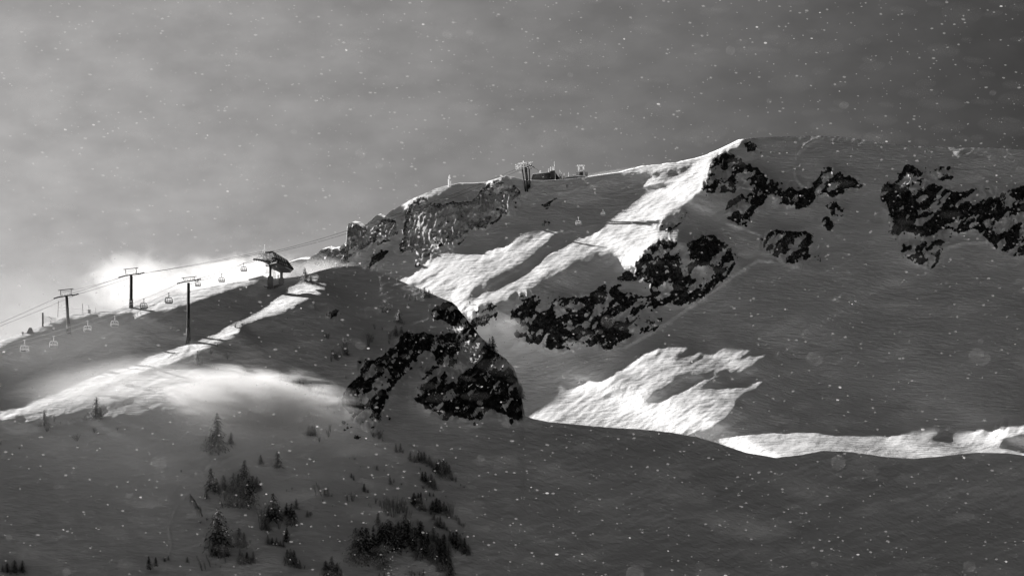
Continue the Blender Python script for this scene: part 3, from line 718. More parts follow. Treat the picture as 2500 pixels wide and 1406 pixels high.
CLUSTERS = [
 ('along the crest beside the lift station', [(745,687,34,'F1'),(759,687,17,'F0'),(733,686,9,'B0'),(725,683,7,'B1'),(770,755,28,'L1'),(702,777,7,'B1'),(575,799,13,'S0'),(592,795,10,'S1')]),
 ('along the bright snow ridge', [(481,888,33,'F0'),(493,887,16,'R0'),(516,863,13,'S1'),(531,846,11,'B0'),(554,876,18,'B1'),(519,897,9,'B0')]),
 ('on the hill crown left of the cliff', [(800,827,17,'S0'),(840,867,44,'B0'),(822,878,27,'S1'),(808,882,18,'B1'),(849,867,18,'R0'),(898,845,34,'B1'),(905,834,22,'S0'),(941,762,24,'S1'),(933,762,18,'B0'),(952,758,13,'B1'),(974,787,32,'F0'),(967,819,26,'F1'),(980,812,20,'F0'),(952,828,24,'B0'),(915,804,16,'B1'),(933,806,10,'B0'),(997,746,9,'B1'),(740,792,6,'B0'),(812,863,12,'B0'),(690,810,6,'B1'),(845,925,10,'B1'),(950,840,14,'B0')]),
 ('in the line under the hill skyline', [(990,726,13,'R0'),(1000,732,14,'R1'),(1013,735,13,'B0'),(1021,733,12,'B1'),(1026,712,10,'R0'),(1036,726,26,'R1'),(1047,726,22,'R0'),(1040,722,16,'R1'),(968,690,7,'B0'),(1054,723,12,'B1')]),
 ('at the edge of the black cliff', [(1203,856,36,'N1'),(1196,846,22,'N0'),(1271,972,38,'F1'),(925,1070,22,'S0'),(912,1066,16,'S1'),(935,1076,16,'B0')]),
 ('at the right edge of the blowing snow', [(685,925,22,'R1'),(693,930,12,'R0'),(707,943,24,'F1'),(718,943,18,'F0'),(730,947,24,'D1'),(740,952,20,'F0'),(761,962,30,'D0'),(768,966,22,'N1'),(777,967,25,'D1'),(788,970,28,'D0'),(794,973,16,'N0'),(742,990,22,'S0'),(734,988,16,'F0'),(780,994,14,'S1'),(800,1000,12,'B0'),(816,1010,10,'B1')]),
 ('just under the blowing snow', [(529,1099,90,'F0'),(516,1094,50,'F1'),(563,1082,28,'F0'),(753,1059,30,'R1'),(761,1061,26,'D0'),(768,1060,26,'R0'),(802,1065,20,'B1'),(780,1078,14,'B0'),(806,1052,20,'B0'),(637,1131,22,'D1'),(676,1141,20,'R0'),(679,1141,42,'R1'),(443,1152,7,'S0'),(629,988,9,'B0'),(660,1010,10,'B1')]),
 ('on the left below the bright snow ridge', [(233,1020,52,'F1'),(245,1020,26,'F0'),(107,1038,38,'F0'),(132,1028,18,'B0'),(116,1053,14,'S0'),(188,1075,18,'S1'),(229,1055,13,'S0'),(287,1051,10,'B1'),(2,1086,13,'B0'),(47,1096,7,'S1'),(148,1035,8,'B1'),(190,1092,7,'B0')]),
 ('at the bottom left corner', [(18,1396,26,'D2'),(36,1397,32,'D2'),(54,1396,30,'D1'),(6,1394,18,'F0')]),
 ('in the upper thicket', [(595,1170,48,'D1'),(516,1196,54,'N1'),(528,1202,36,'D0'),(504,1216,24,'F1'),(546,1198,40,'F0'),(561,1232,48,'F1'),(575,1234,56,'R1'),(586,1235,64,'F0'),(597,1232,66,'R1'),(607,1230,62,'D0'),(615,1196,36,'D1'),(626,1194,32,'F0'),(634,1192,22,'R0'),(550,1222,30,'B0'),(545,1240,30,'L0'),(570,1205,52,'F0'),(583,1195,40,'D0'),(536,1214,30,'B1')]),
 ('on the left edge of the tree slope', [(482,1258,54,'W0'),(492,1252,22,'L1'),(364,1388,32,'N1'),(373,1380,8,'B0'),(381,1380,22,'N0'),(402,1369,12,'D1'),(411,1366,12,'F0'),(457,1371,14,'F0'),(494,1393,40,'L0'),(502,1390,24,'L1'),(514,1383,32,'L0'),(489,1277,8,'S0'),(505,1270,9,'S1'),(519,1268,12,'F0'),(529,1245,9,'B0'),(527,1380,7,'B1')]),
 ('around the biggest dark tree', [(534,1338,98,'D2'),(583,1333,46,'F1'),(596,1332,34,'F0'),(519,1355,32,'R0'),(530,1357,40,'N1'),(544,1359,42,'R1'),(552,1357,36,'N0'),(563,1330,24,'B0'),(550,1372,12,'B0'),(611,1326,12,'B1'),(594,1335,16,'R0'),(584,1374,34,'R1'),(592,1376,28,'F0'),(602,1370,24,'D0'),(612,1376,18,'R0'),(618,1372,28,'R1'),(538,1386,8,'B1')]),
 ('right of the biggest dark tree', [(667,1270,66,'D1'),(655,1268,36,'D0'),(678,1268,40,'N1'),(640,1292,62,'B0'),(645,1290,34,'F0'),(653,1295,34,'R1'),(699,1256,30,'N1'),(707,1278,34,'D0'),(712,1280,52,'N1'),(718,1280,36,'D1'),(686,1270,24,'B1'),(723,1240,26,'R0'),(750,1260,16,'F0'),(757,1259,12,'S0'),(654,1327,24,'F1'),(664,1328,18,'D0'),(674,1330,20,'R1'),(684,1332,14,'F0'),(692,1334,18,'R0'),(699,1320,34,'N1'),(682,1290,26,'B1')]),
 ('in the short row at the lower left', [(701,1374,34,'D1'),(708,1378,40,'F0'),(716,1380,38,'D0'),(722,1384,26,'R1'),(732,1387,22,'R0'),(743,1388,12,'B0')]),
 ('in the sparse middle of the slope', [(772,1210,36,'L1'),(785,1210,36,'L0'),(793,1209,18,'D0'),(800,1210,20,'F0'),(810,1212,10,'B0'),(848,1222,20,'B0'),(861,1223,26,'B1'),(889,1200,22,'N1'),(898,1202,9,'D0'),(858,1165,12,'R0'),(863,1171,12,'R1'),(920,1146,12,'F0'),(866,1122,10,'S0'),(953,1181,20,'R1'),(961,1178,12,'B0'),(700,1200,9,'B0'),(713,1196,10,'B1'),(880,1140,5,'B0'),(938,1150,6,'B1'),(980,1183,6,'S1'),(897,1215,6,'N0'),(853,1120,5,'B1'),(788,1225,9,'B0'),(812,1236,6,'B1')]),
 ('in the broken row below the cliff', [(967,1103,22,'R1'),(977,1102,22,'R0'),(984,1106,12,'B0'),(1001,1124,24,'R1'),(1012,1127,18,'F0'),(1022,1122,24,'D1'),(1029,1126,24,'D0'),(1036,1129,28,'F1'),(1048,1135,26,'F0'),(1054,1140,16,'R0'),(1026,1148,10,'B0'),(1066,1148,24,'D0'),(1072,1154,34,'D1'),(1083,1162,44,'F1'),(1090,1162,36,'F0'),(1097,1167,34,'R1'),(1103,1171,20,'R0'),(1113,1176,16,'B0'),(1058,1150,16,'R0'),(1124,1185,6,'S0'),(1133,1190,5,'S1')]),
 ('in the clump below the broken row', [(1031,1172,22,'D1'),(1038,1176,26,'D0'),(1045,1180,20,'F0'),(1052,1187,32,'F1'),(1060,1194,26,'F0'),(1034,1192,10,'S0'),(1049,1210,10,'D0'),(1058,1210,9,'F0'),(1088,1213,5,'S0')]),
 ('in the bare thicket above the grove', [(907,1240,16,'L0'),(917,1229,18,'B0'),(927,1235,14,'B1'),(936,1247,32,'B1'),(947,1258,38,'B0'),(960,1260,52,'B1'),(972,1252,42,'B0'),(983,1250,38,'B1'),(992,1256,26,'B0'),(1003,1262,20,'B1'),(955,1238,26,'S0'),(982,1226,14,'F0'),(902,1238,12,'L1')]),
 ('in the diagonal row above the grove', [(1009,1229,28,'D0'),(1015,1234,24,'N1'),(1020,1238,36,'D1'),(1028,1242,32,'D0'),(1037,1246,18,'F0'),(1027,1218,18,'N0'),(1041,1222,12,'B0'),(1056,1248,28,'D1'),(1064,1248,34,'D0'),(1073,1252,34,'D1'),(1084,1255,32,'F0'),(1090,1257,24,'N1'),(1097,1263,22,'F1'),(1103,1261,38,'B0'),(1113,1270,14,'S0'),(1121,1278,16,'F0'),(1130,1286,14,'S1'),(1052,1254,12,'F0')]),
 ('between the diagonal row and the grove', [(1060,1268,20,'R1'),(1068,1282,22,'F1'),(1075,1287,30,'D1'),(1084,1289,18,'F0'),(1091,1294,10,'S0'),(1020,1280,18,'B0'),(1098,1300,8,'S1'),(1130,1304,6,'S0')]),
 ('in the dark grove at lower centre', [(869,1370,82,'F0'),(884,1374,88,'D0'),(897,1366,78,'D1'),(910,1354,54,'D0'),(922,1282,32,'N1'),(911,1296,16,'N0'),(926,1348,64,'D1'),(936,1340,66,'D0'),(943,1340,74,'D2'),(954,1338,68,'D1'),(966,1340,58,'D0'),(978,1335,50,'N1'),(973,1291,20,'N1'),(988,1322,68,'D1'),(998,1320,48,'D0'),(1006,1332,42,'F1'),(1014,1344,58,'D1'),(1027,1328,58,'D0'),(1022,1364,54,'R1'),(1036,1350,50,'D1'),(1045,1338,42,'D0'),(1058,1328,44,'F1'),(1051,1364,48,'F0'),(1061,1378,58,'R1'),(1074,1366,52,'D1'),(1082,1349,46,'D0'),(1094,1366,46,'F1'),(1080,1392,46,'D0'),(1088,1391,50,'D1'),(1098,1406,44,'D1'),(1068,1340,40,'F0'),(932,1390,70,'R0'),(1072,1394,22,'F0')]),
 ('at the right end of the dark grove', [(1098,1316,20,'F0'),(1106,1323,26,'D0'),(1114,1336,40,'D1'),(1124,1343,40,'F0'),(1134,1349,38,'D0'),(1144,1354,28,'F1'),(1087,1318,14,'R0'),(1107,1310,10,'B1')]),
 ('cut by the bottom edge of the frame', [(796,1407,40,'D0'),(804,1408,30,'N1'),(811,1411,54,'D1'),(822,1410,38,'D0'),(833,1410,24,'F0'),(1033,1407,20,'R1'),(1024,1404,12,'B0'),(1003,1404,16,'B1'),(926,1406,12,'F0'),(938,1406,14,'R0'),(955,1402,7,'D0'),(1012,1404,9,'S0')]),
]
ORD = ['first', 'second', 'third', 'fourth', 'fifth', 'sixth', 'seventh', 'eighth', 'ninth', 'tenth'] + [f'{a}' for a in 'eleventh twelfth thirteenth fourteenth fifteenth sixteenth seventeenth eighteenth nineteenth twentieth'.split()] + ['twenty-'+a for a in 'first second third fourth fifth sixth seventh eighth ninth'.split()] + ['thirtieth'] + ['thirty-'+a for a in 'first second third fourth'.split()]
used_proto = set(); rt = random.Random(11)
for place, items in CLUSTERS:
    n = len(items)
    for rank, (px, py, h, kd) in enumerate(sorted(items, key=lambda q: (q[0], q[1]))):
        if py > 1402 and px < 60: pass
        y = float(yfront(px, py)); s = h*y/F*1.04
        loc = P3(px, py+1.0, y)
        size = 'tall' if h > 48 else 'small' if h < 18 else 'middling' if h < 34 else 'big'
        if KIND[kd[0]].startswith(('low', 'bent')): size = ''
        where = place if n > 1 else place
        tail = 'leftmost' if rank == 0 else 'rightmost' if rank == n-1 else f'{ORD[rank]} from left'
        lab = f"{size} {KIND[kd[0]]}, {tail} {where}".strip()
        lab = lab.replace('first from left', 'leftmost')
        if len(lab.split()) > 16: lab = f"{KIND[kd[0]]}, {tail} {where}"
        pr_ = proto(kd); rz = rt.uniform(0, 6.3) if kd[0] not in 'LW' else rt.uniform(-.4, .4)
        wdt = rt.uniform(.88, 1.15)
        sc = (s*wdt, s*wdt, s)
        if kd not in used_proto:
            used_proto.add(kd); t = pr_; t.location = loc; t.rotation_euler = (0, 0, rz); t.scale = sc
        else: t = copy_thing(pr_, loc, rz, sc)
        t.rotation_euler = (rt.uniform(-.04, .04), rt.uniform(-.06, .06), rz)
        tag(t, lab, CAT[kd[0]], group=('conifers' if CAT[kd[0]] == 'conifer' else 'shrubs and bare stems')+' '+place)
# ------------------------------------------------------------------ chairlift towers, ropes, chairs
PX2M = lambda y: y/F
def tower(head, base, arm, label, lean=0):
    yb = float(yfront(*base)); m = yb/F
    b0 = P3(base[0], base[1], yb); b1 = P3(head[0], head[1], yb)
    root = empty('lift_tower', b0); tag(root, label, 'lift tower', 'chairlift towers on the hill')
    d = b1-b0
    MB().tube([d*-.02, d*.23], [.78, .74], 12).build('tower_base', M_STEEL, root, True)
    MB().tube([d*.23, d*.25, d*1.0], [.74, .60, .46], 12).build('pole', M_STEEL2, root, True)
    ql = P3(arm[0][0], arm[0][1], yb-1.5)-b0; qr = P3(arm[1][0], arm[1][1], yb+1.5)-b0
    ax = (qr-ql).normalized()
    MB().tube([ql+ax*.8, qr-ax*.8], .24, 6).build('crossarm', M_STEEL, root)
    side = ax.cross(Vector((0, 0, 1))).normalized()
    for q, s in ((ql, 1), (qr, -1)):
        bt = MB(); rd = (Vector((1.0, 0, .28)).normalized())
        bt.tube([q-rd*1.1, q+rd*1.1], .16, 5)
        sh = bt.build('sheave_train', M_DARK, root)
        for k in range(4):
            c = q+rd*(-.95+k*.63)+Vector((0, 0, -.12))
            MB().tube([c-Vector((0, .14, 0)), c+Vector((0, .14, 0))], .27, 8).build('sheave', M_DARK, sh)
    tl = P3(arm[2][0], arm[2][1], yb-1.2)-b0; tr = P3(arm[3][0], arm[3][1], yb+1.2)-b0
    f = MB().tube([tl, tr], .14, 5)
    mid = (ql+qr)/2; w = (qr-ql)*.27
    f.tube([tl.lerp(tr, .14), mid-w], .13, 5); f.tube([tl.lerp(tr, .86), mid+w], .13, 5)
    f.tube([tl.lerp(tr, .2)+Vector((0, 0, -.8)), tl.lerp(tr, .8)+Vector((0, 0, -.8))], .05, 4)
    for k in (.3, .42, .58, .7): f.tube([mid+(qr-ql)*(k-.5), mid+(qr-ql)*(k-.5)+Vector((0, 0, .95))], .05, 4)
    f.build('lifting_frame', M_STEEL, root)
    l = MB()
    o_ = Vector((.55, -.15, 0))
    l.tube([d*.25+o_, d*.97+o_], .05, 4)
    for k in range(26): l.tube([d*(.26+.027*k)+o_, d*(.26+.027*k)+Vector((.2, -.3, 0))], .035, 3)
    l.build('ladder', M_DARK, root)
    return root
M_STEEL2 = up_mat('painted steel pole', .5, .035, 1.45, .2)
tower((162, 722), (168, 814), ((139, 726), (184, 719), (142, 709), (179, 705)), 'leaning dark lift tower at the left with its foot on the grey slope')
tower((320, 672), (320, 751), ((297, 675), (345, 667), (301, 658), (337, 654)), 'lift tower standing on the bright skyline, between the other two towers')
tower((460, 690), (459, 834), ((440, 690), (483, 683), (443, 679), (480, 675)), 'tallest lift tower, rightmost, its foot just above the bright snow ridge')
def yt(px): return float(np.interp(px, [-100, 168, 320, 459, 660, 850, 1280], [1440, 1470, 1500, 1468, 1500, 1800, 2240]))
def ylow(px):
    py = float(np.interp(px, [-90, 60, 214, 351, 440], [905, 862, 815, 760, 720]))
    return min(yt(px)-5, float(yfront(px, max(py, float(front_top(px))+3)))-7)
def rope(pts, label, mat, r=.055, yy=None):
    q = [P3(a, b, (yy or yt)(a)) for a, b in pts]
    # a little sag between supports
    out_ = []
    for i in range(len(q)-1):
        for k in range(6): out_.append(q[i].lerp(q[i+1], k/6)+Vector((0, 0, -.25*math.sin(math.pi*k/6))))
    out_.append(q[-1])
    o = MB().tube(out_, r, 5).build('lift_rope', mat); tag(o, label, 'cable', 'steel ropes of the chairlifts'); return o
rope([(-90, 826), (139, 727), (297, 676), (640, 615)], 'upper rope of the higher lift, over the two left towers', M_ROPE)
rope([(-90, 838), (10, 792), (184, 720), (345, 668), (640, 619)], 'lower rope of the higher lift, over the two left towers', M_ROPE)
rope([(142, 709), (184, 707), (301, 676)], 'thin signal cable between the frames of the two left towers', M_ROPE, .05)
rope([(438, 691), (351, 729), (214, 784), (60, 830), (-90, 875)], 'upper rope of the lower lift, hanging left from the tallest tower', M_ROPEW, .06, lambda a: ylow(a))
rope([(447, 700), (412, 716), (280, 772), (131, 821), (-90, 876)], 'lower rope of the lower lift, hanging left from the tallest tower', M_ROPEW, .06, lambda a: ylow(a)-3)
rope([(440, 689), (483, 680), (541, 662), (632, 628)], 'rope from the tallest tower up into the terminal', M_ROPE)
rope([(462, 694), (484, 686), (541, 669), (595, 643), (622, 637)], 'chair carrying rope between the tallest tower and the terminal', M_ROPE)
rope([(640, 616), (700, 606), (845, 564), (1000, 512), (1130, 466), (1262, 412)], 'upper of two ropes climbing from the terminal to the far ridge', M_ROPE, .075)
rope([(640, 621), (700, 610), (845, 571), (1000, 521), (1130, 474), (1268, 416)], 'lower of two ropes climbing from the terminal to the far ridge', M_ROPE, .075)
# chair: 2.8 m wide, origin at the rope clamp
def make_chair(mat, label):
    root = empty('lift_chair', (0, 0, 0)); tag(root, label, 'lift chair', 'empty chairs hanging on the lift ropes')
    MB().tube([(0, 0, .12), (.05, 0, -.9), (0, 0, -1.75)], 0.144, 5).box((0, 0, .1), .7, .22, .26).build('hanger', mat, root)
    f = MB().tube([(-1.1, 0, -1.8), (1.1, 0, -1.8)], 0.160, 5)
    for s in (-1, 1):
        f.tube([(s*1.1, 0, -1.8), (s*1.38, 0, -2.4), (s*1.5, -.1, -3.6)], 0.160, 5)
        f.tube([(s*.5, 0, -1.8), (s*.5, .05, -3.3)], 0.080, 4)
    f.build('frame', mat, root)
    MB().box((0, -.25, -3.62), 3.0, .62, .22).build('seat', M_DARK2, root)
    bk = MB()
    for k in range(6): bk.tube([(-1.25+.5*k, .1, -3.5), (-1.25+.5*k, .16, -2.8)], 0.096, 4)
    bk.tube([(-1.35, .16, -2.85), (1.35, .16, -2.85)], 0.112, 4); bk.build('backrest', mat, root)
    fr = MB().tube([(-1.45, -.75, -3.9), (1.45, -.75, -3.9)], 0.128, 4)
    for s in (-1, 1): fr.tube([(s*1.45, -.1, -3.4), (s*1.45, -.75, -3.9)], 0.096, 4)
    for k in range(6): fr.tube([(-1.2+.48*k, -.75, -3.9), (-1.2+.48*k, -.6, -4.25)], 0.088, 4)
    fr.build('footrest', mat, root)
    return root
M_DARK2 = grey_mat('seat pads', .05, .8)
ch_w = make_chair(M_RIME, ''); ch_d = make_chair(M_STEEL, '')
firstw = firstd = True
for i, (px, py, hgt, w, lab) in enumerate([
    (60, 831, 30, 1, 'white rimed chair furthest down the lift, at the left edge'),
    (131, 821, 29, 1, 'white rimed chair hanging left of the foot of the leaning tower'),
    (214, 784, 27, 1, 'white rimed chair hanging right of the foot of the leaning tower'),
    (280, 772, 27, 1, 'white rimed chair hanging low, left of the skyline tower'),
    (351, 730, 25, 0, 'chair just right of the foot of the skyline tower'),
    (412, 716, 26, 0, 'chair hanging over the bright crest left of the tallest tower'),
    (483, 681, 19, 0, 'chair tucked under the right arm of the tallest tower'),
    (541, 669, 21, 0, 'chair halfway between the tallest tower and the terminal'),
    (595, 643, 21, 0, 'chair just left of the terminal, against the white spindrift'),
    (656, 632, 20, 1, 'rimed chair hanging at the mouth of the terminal')]):
    yy = ylow(px)-1.5 if i < 6 else yt(px)-2; s = hgt*yy/F/4.25
    loc = P3(px, py, yy)
    src = ch_w if w else ch_d
    if w and firstw: src.location = loc; src.scale = (s,)*3; src['label'] = lab; firstw = False; src.rotation_euler = (0, 0, .2)
    elif not w and firstd: src.location = loc; src.scale = (s,)*3; src['label'] = lab; firstd = False; src.rotation_euler = (0, 0, .2)
    else: copy_thing(src, loc, .2, s, lab)
copy_thing(ch_w, P3(1472, 512, 2120), .3, 2120/F*15/4.25, 'faint chair hanging over the shaded bowl, right of its neighbour')
copy_thing(ch_w, P3(1412, 531, 2090), .3, 2090/F*20/4.25, 'faint snow plastered chair over the shaded bowl, left of its neighbour')
# ------------------------------------------------------------------ terminal on the hill
y0 = float(yfront(660, 703)); T0 = P3(660, 703, y0); mpp = y0/F
def tv(px, py, dy=0.0): return P3(px, py, y0+dy)-T0
term = empty('lift_terminal', T0); tag(term, 'large dark lift terminal with a pitched hood on two concrete feet', 'lift terminal')
A = [tv(664, 613, 3), tv(641, 618, 5), tv(634, 633, 5), tv(650, 645, 0), tv(676, 641, -2)]           # left end face
Bv = [tv(702, 635, -4), tv(717, 657, -7), tv(709, 665, -4), tv(688, 666, 2), tv(712, 659.5, -9)]
hood = MB()
hood.add([tv(664, 613, 3), tv(701, 635, -3), tv(717, 657, -6), tv(714, 660.5, -9), tv(676, 641, -4)], [(0, 1, 2, 3, 4)])           # right roof slope
hood.add([tv(664, 613, 3), tv(641, 618, 9), tv(672, 634, 12), tv(701, 635, -3)], [(0, 1, 2, 3)])
hood.add([tv(676, 641, -4), tv(714, 660.5, -9), tv(709, 666, 0), tv(684, 666, 6), tv(660, 655, 6), tv(655, 646, 2)], [(0, 1, 2, 3, 4, 5)])
hood.add([tv(714, 660.5, -9), tv(717, 657, -6), tv(701, 635, -3), tv(709, 666, 0)], [(0, 1, 2), (0, 2, 3)])
hood.add([tv(709, 666, 0), tv(701, 635, -3), tv(672, 634, 12), tv(684, 666, 6)], [(0, 1, 2, 3)])
hood.build('hood', M_ROOF, term)
e = MB(); e.add([tv(664, 614, 2.6), tv(642, 619, 5), tv(640, 632, 5), tv(655, 645, 1), tv(676, 640, -4)], [(0, 1, 2, 3, 4)]); e.prism([tv(641, 617, 4), tv(664, 612.5, 2), tv(665, 614.5, 2), tv(641, 619, 4)], (0, 4, 0))
e.build('end_wall', M_CONC2 if 'M_CONC2' in globals() else M_STEEL, term)
ed = MB().tube([tv(664, 613, 2.9), tv(701, 635, -3.2), tv(717, 657, -6.2)], .14, 5).tube([tv(676, 641, -4.1), tv(714, 660.5, -9.1)], .16, 5)
ed.build('roof_edge', M_STEEL, term)
for i in range(5):
    a_ = tv(664, 613, 2.9).lerp(tv(701, 635, -3.1), (i+.6)/5.4); b_ = tv(676, 641, -4.1).lerp(tv(708, 657, -8.3), (i+.6)/5.4)
    MB().tube([a_, b_], .07, 4).build('roof_seam', M_STEEL, term)
b = MB().tube([tv(618, 633, 2), tv(636, 634, 2), tv(664, 640, 0)], .34, 6).tube([tv(620, 632, 5), tv(640, 637, 5), tv(660, 646, 2)], .22, 5)
for k in range(7): b.tube([tv(620+6*k, 634+.9*k, 0), tv(620+6*k, 634+.9*k, 4)], .32, 8)
b.build('rope_guide', M_STEEL, term)
b = MB()
for k in range(4): b.tube([tv(634+7*k, 621-.4*k, 0), tv(634+7*k, 633+.5*k, 0)], .16, 5)
b.tube([tv(632, 621, 0), tv(656, 619, 0)], .12, 5).tube([tv(632, 627, 0), tv(656, 626, 0)], .14, 5).tube([tv(632, 632, 0), tv(660, 634, 0)], .2, 5)
b.tube([tv(636, 621, -.4), tv(645, 632, -.4)], .14, 4).tube([tv(645, 621, -.4), tv(654, 633, -.4)], .14, 4)
b.build('machinery_platform', M_RIME, term)
b = MB().tube([tv(664, 630, -4.4), tv(670, 630, -4.4), tv(676, 634, -4.8), tv(678, 643, -5)], .3, 6); b.tube([tv(652, 634, -2), tv(668, 637, -4)], .45, 8); b.build('drive_housing', M_DARK, term)
for px, top, dx in ((646, 597, 0), (642, 609, 0)): MB().tube([tv(px, 622, 0), tv(px+dx, top, 0)], [.22, .1], 5).build('antenna', M_RIME, term)
def pillar(px, tp, mid, bot, w1, w2, dy, nm='pillar'):
    q = MB().tube([tv(px, tp, dy), tv(px, mid, dy)], w1*mpp/2*1.05, 8).build(nm, M_STEEL3, term)
    c = tv(px, (mid+bot)/2, dy); h = (bot-mid)*mpp
    f_ = MB().box(c, w2*mpp*.86, 2.2, h).box(c+Vector((0, 0, -h*.02)), w2*mpp*.3, 2.5, h*.98).box(c+Vector((0, 0, h*.5+.12)), w2*mpp*.7, 1.8, .5).build('foundation', M_CONC, term)
M_STEEL3 = up_mat('grey steel pillar', .5, .07, 1.4, .2)
pillar(660, 648, 677, 704, 6, 15, 0); pillar(687, 662, 681, 692, 7, 15, -1)
b = MB()
for s in (666, 671): b.tube([tv(s, 655, 1), tv(s+1, 683, 1)], .10, 4)
for k in range(8): b.tube([tv(666, 657+3.2*k, 1), tv(671.5, 657+3.2*k, 1)], .06, 3)
b.build('ladder', M_STEEL3, term)
for k, (xa, ya, xb, yb_) in enumerate(((643, 700, 658, 698), (642, 704, 662, 704), (668, 700, 690, 692), (668, 703, 692, 694.5))):
    MB().tube([tv(xa, ya, 0), tv(xb, yb_, -1)], .28, 5).build('ground_beam', M_STEEL, term)
b = MB().tube([tv(652, 656, 3), tv(652, 665, 3)], .08, 4).box(tv(652, 665.5, 3), 1.3, .5, .15); b.build('hanging_lamp', M_STEEL, term)
# hut roof behind the crest
yh = float(yfront(630, 682))+26; H0 = P3(625, 690, yh)
hut = empty('snow_hut', H0); tag(hut, 'low gabled hut half hidden behind the bright crest, left of the terminal', 'hut')
hv = lambda px, py, dy=0: P3(px, py, yh+dy)-H0
MB().prism([hv(606, 682), hv(641, 672.5), hv(654, 678), hv(654, 679.3), hv(641, 674.6), hv(607, 684.5)], (0, 7, .3)).build('roof', M_STEEL, hut)
MB().prism([hv(609, 683.5, .6), hv(640, 675, .6), hv(652, 679, .6), hv(652, 692, .6), hv(609, 694, .6)], (0, 6, 0)).build('wall', M_CONC, hut)
for x in (618, 628, 640): MB().tube([hv(x, 681, .2), hv(x, 691, .2)], .16, 4).build('post', M_ROOF, hut)
# ------------------------------------------------------------------ fence posts and small things on the left skyline
def post(px, top, bot, w, label, cat='post', mat=None, dy=0, dx=0, group='posts along the left skyline'):
    y = float(yfront(px, max(bot, float(front_top(px))+1)))+dy; b_ = P3(px, bot, y); r = w*y/F/2
    o = MB().tube([(0, 0, -.3), tuple(P3(px+dx, top, y)-b_)], [r, r*.85], 7).build('post', mat or M_STEEL2); o.location = b_; tag(o, label, cat, group); return o
post(104.5, 763, 796, 4.6, 'thick dark post on the skyline left of the leaning tower')
post(141, 734, 772, 1.2, 'tall thin pole behind the leaning tower', dx=2)
post(127, 772, 776, 1.0, 'short slanting stick beside the tall thin pole', dx=-9)
post(203, 741, 768, 1.2, 'thin pole on the skyline just right of the leaning tower', dx=-2)
post(217, 744, 764, 1.0, 'thin pole with a small box, second right of the leaning tower')
post(234, 751, 763, 1.0, 'shortest thin pole between the leaning and the skyline tower')
post(124, 782, 790, 1.4, 'stubby peg in front of the netting')
o = MB().box((0, 0, .5), .9, .6, 1.1).box((0, 0, 1.15), 1.1, .8, .2).build('control_box', M_STEEL); o.location = P3(218, 765, float(yfront(218, 767))); tag(o, 'small rimed box at the foot of the second thin pole', 'box')
n = MB(); yn = float(yfront(125, 790))+1
for k in range(9):
    n.tube([P3(107+2.6*k, 771+.8*k+.6*(k % 2), yn), P3(107+2.6*k, 789-.5*k, yn)], .05, 3)
for k in range(7): n.tube([P3(106, 771+3*k, yn), P3(118, 774+2.2*k, yn), P3(136, 776+1.4*k, yn)], .05, 3)
n.build('mesh', M_FROST); o = bpy.data.objects['mesh']; o.name = 'safety_net'; tag(o, 'rimed safety netting strung right of the thick dark post', 'netting')
n = MB()
for k, (za, zb) in enumerate(((745, 760), (753, 763), (760, 765))):
    n.tube([P3(144, za+2, yn+2), P3(160, za+1, yn+3), P3(180, za+9-k*2, yn+3), P3(203, za+9-k*2, yn+4), P3(217, zb-1, yn+5), P3(236, zb, yn+6)], .06, 3)
o = n.build('rope_fence', M_RIME); tag(o, 'thin white rope fence strung between the poles', 'rope fence')
n = MB(); yb_ = float(yfront(74, 812)); B0 = P3(74, 812, yb_)
n.add([(-1.3, -.6, -.2), (1.2, -.6, -.2), (1.2, .9, -.2), (-1.3, .9, -.2), (-.45, -.3, 1.75), (.45, -.3, 1.75), (.45, .5, 1.75), (-.45, .5, 1.75)], [(0, 1, 5, 4), (1, 2, 6, 5), (2, 3, 7, 6), (3, 0, 4, 7), (4, 5, 6, 7)])
o = n.build('snow_covered_stump', M_STEEL); o.location = B0; tag(o, 'wedge shaped grey stump on the skyline near the left edge', 'stump')
o = MB().box((0, 0, .35), .7, .4, .35).tube([(0, 0, -.3), (0, 0, .35)], .12, 5).box((0, 0, .75), .75, .45, .2).build('marker_board', M_STEEL2); o.location = P3(55.5, 816, float(yfront(55, 818))); tag(o, 'tiny dark marker board nearest the left edge on the skyline', 'marker')
# ------------------------------------------------------------------ top station on the far ridge
ys = float(yfar(1300, 445)); S0 = P3(1290, 445, ys); ms = ys/F
def sv(px, py, dy=0.0): return P3(px, py, ys+dy)-S0
tw = empty('top_tower', S0); tag(tw, 'rime crusted lift head on splayed legs, left of the dark station', 'lift tower')
for (a, b_, c, d_) in ((1274, 408, 1283.5, 468), (1282, 410, 1288, 468.5), (1285, 410, 1290.5, 461), (1292, 410, 1293.5, 458)):
    yy = float(yfar(c, d_))-ys
    MB().tube([sv(c, d_+1, yy), sv(a, b_, 0)], [.42, .36], 8).build('leg', M_STEEL2, tw)
MB().tube([sv(1278.5, 445, -1), sv(1284, 468, -6)], .4, 6).build('brace', M_DARK, tw)
rg = random.Random(3); b = MB()
for (xa, ya, xb, yb_) in ((1259, 403, 1301, 400), (1260, 413, 1272, 409), (1266, 400, 1300, 396), (1260, 412, 1298, 412), (1262, 402, 1266, 411), (1272, 399, 1274, 412), (1280, 398, 1282, 412), (1288, 397, 1290, 412), (1295, 397, 1298, 411), (1278, 394, 1278, 400), (1263, 407, 1296, 405)):
    for k in range(5):
        t = k/4; q = sv(xa+(xb-xa)*t+rg.uniform(-.5, .5), ya+(yb_-ya)*t+rg.uniform(-.6, .6), rg.uniform(-2, 2))
    b.tube([sv(xa, ya, rg.uniform(-1.5, 1.5)), sv((xa+xb)/2, (ya+yb_)/2+rg.uniform(-.7, .7), rg.uniform(-1.5, 1.5)), sv(xb, yb_, rg.uniform(-1.5, 1.5))], [.30, .42, .3], 5)
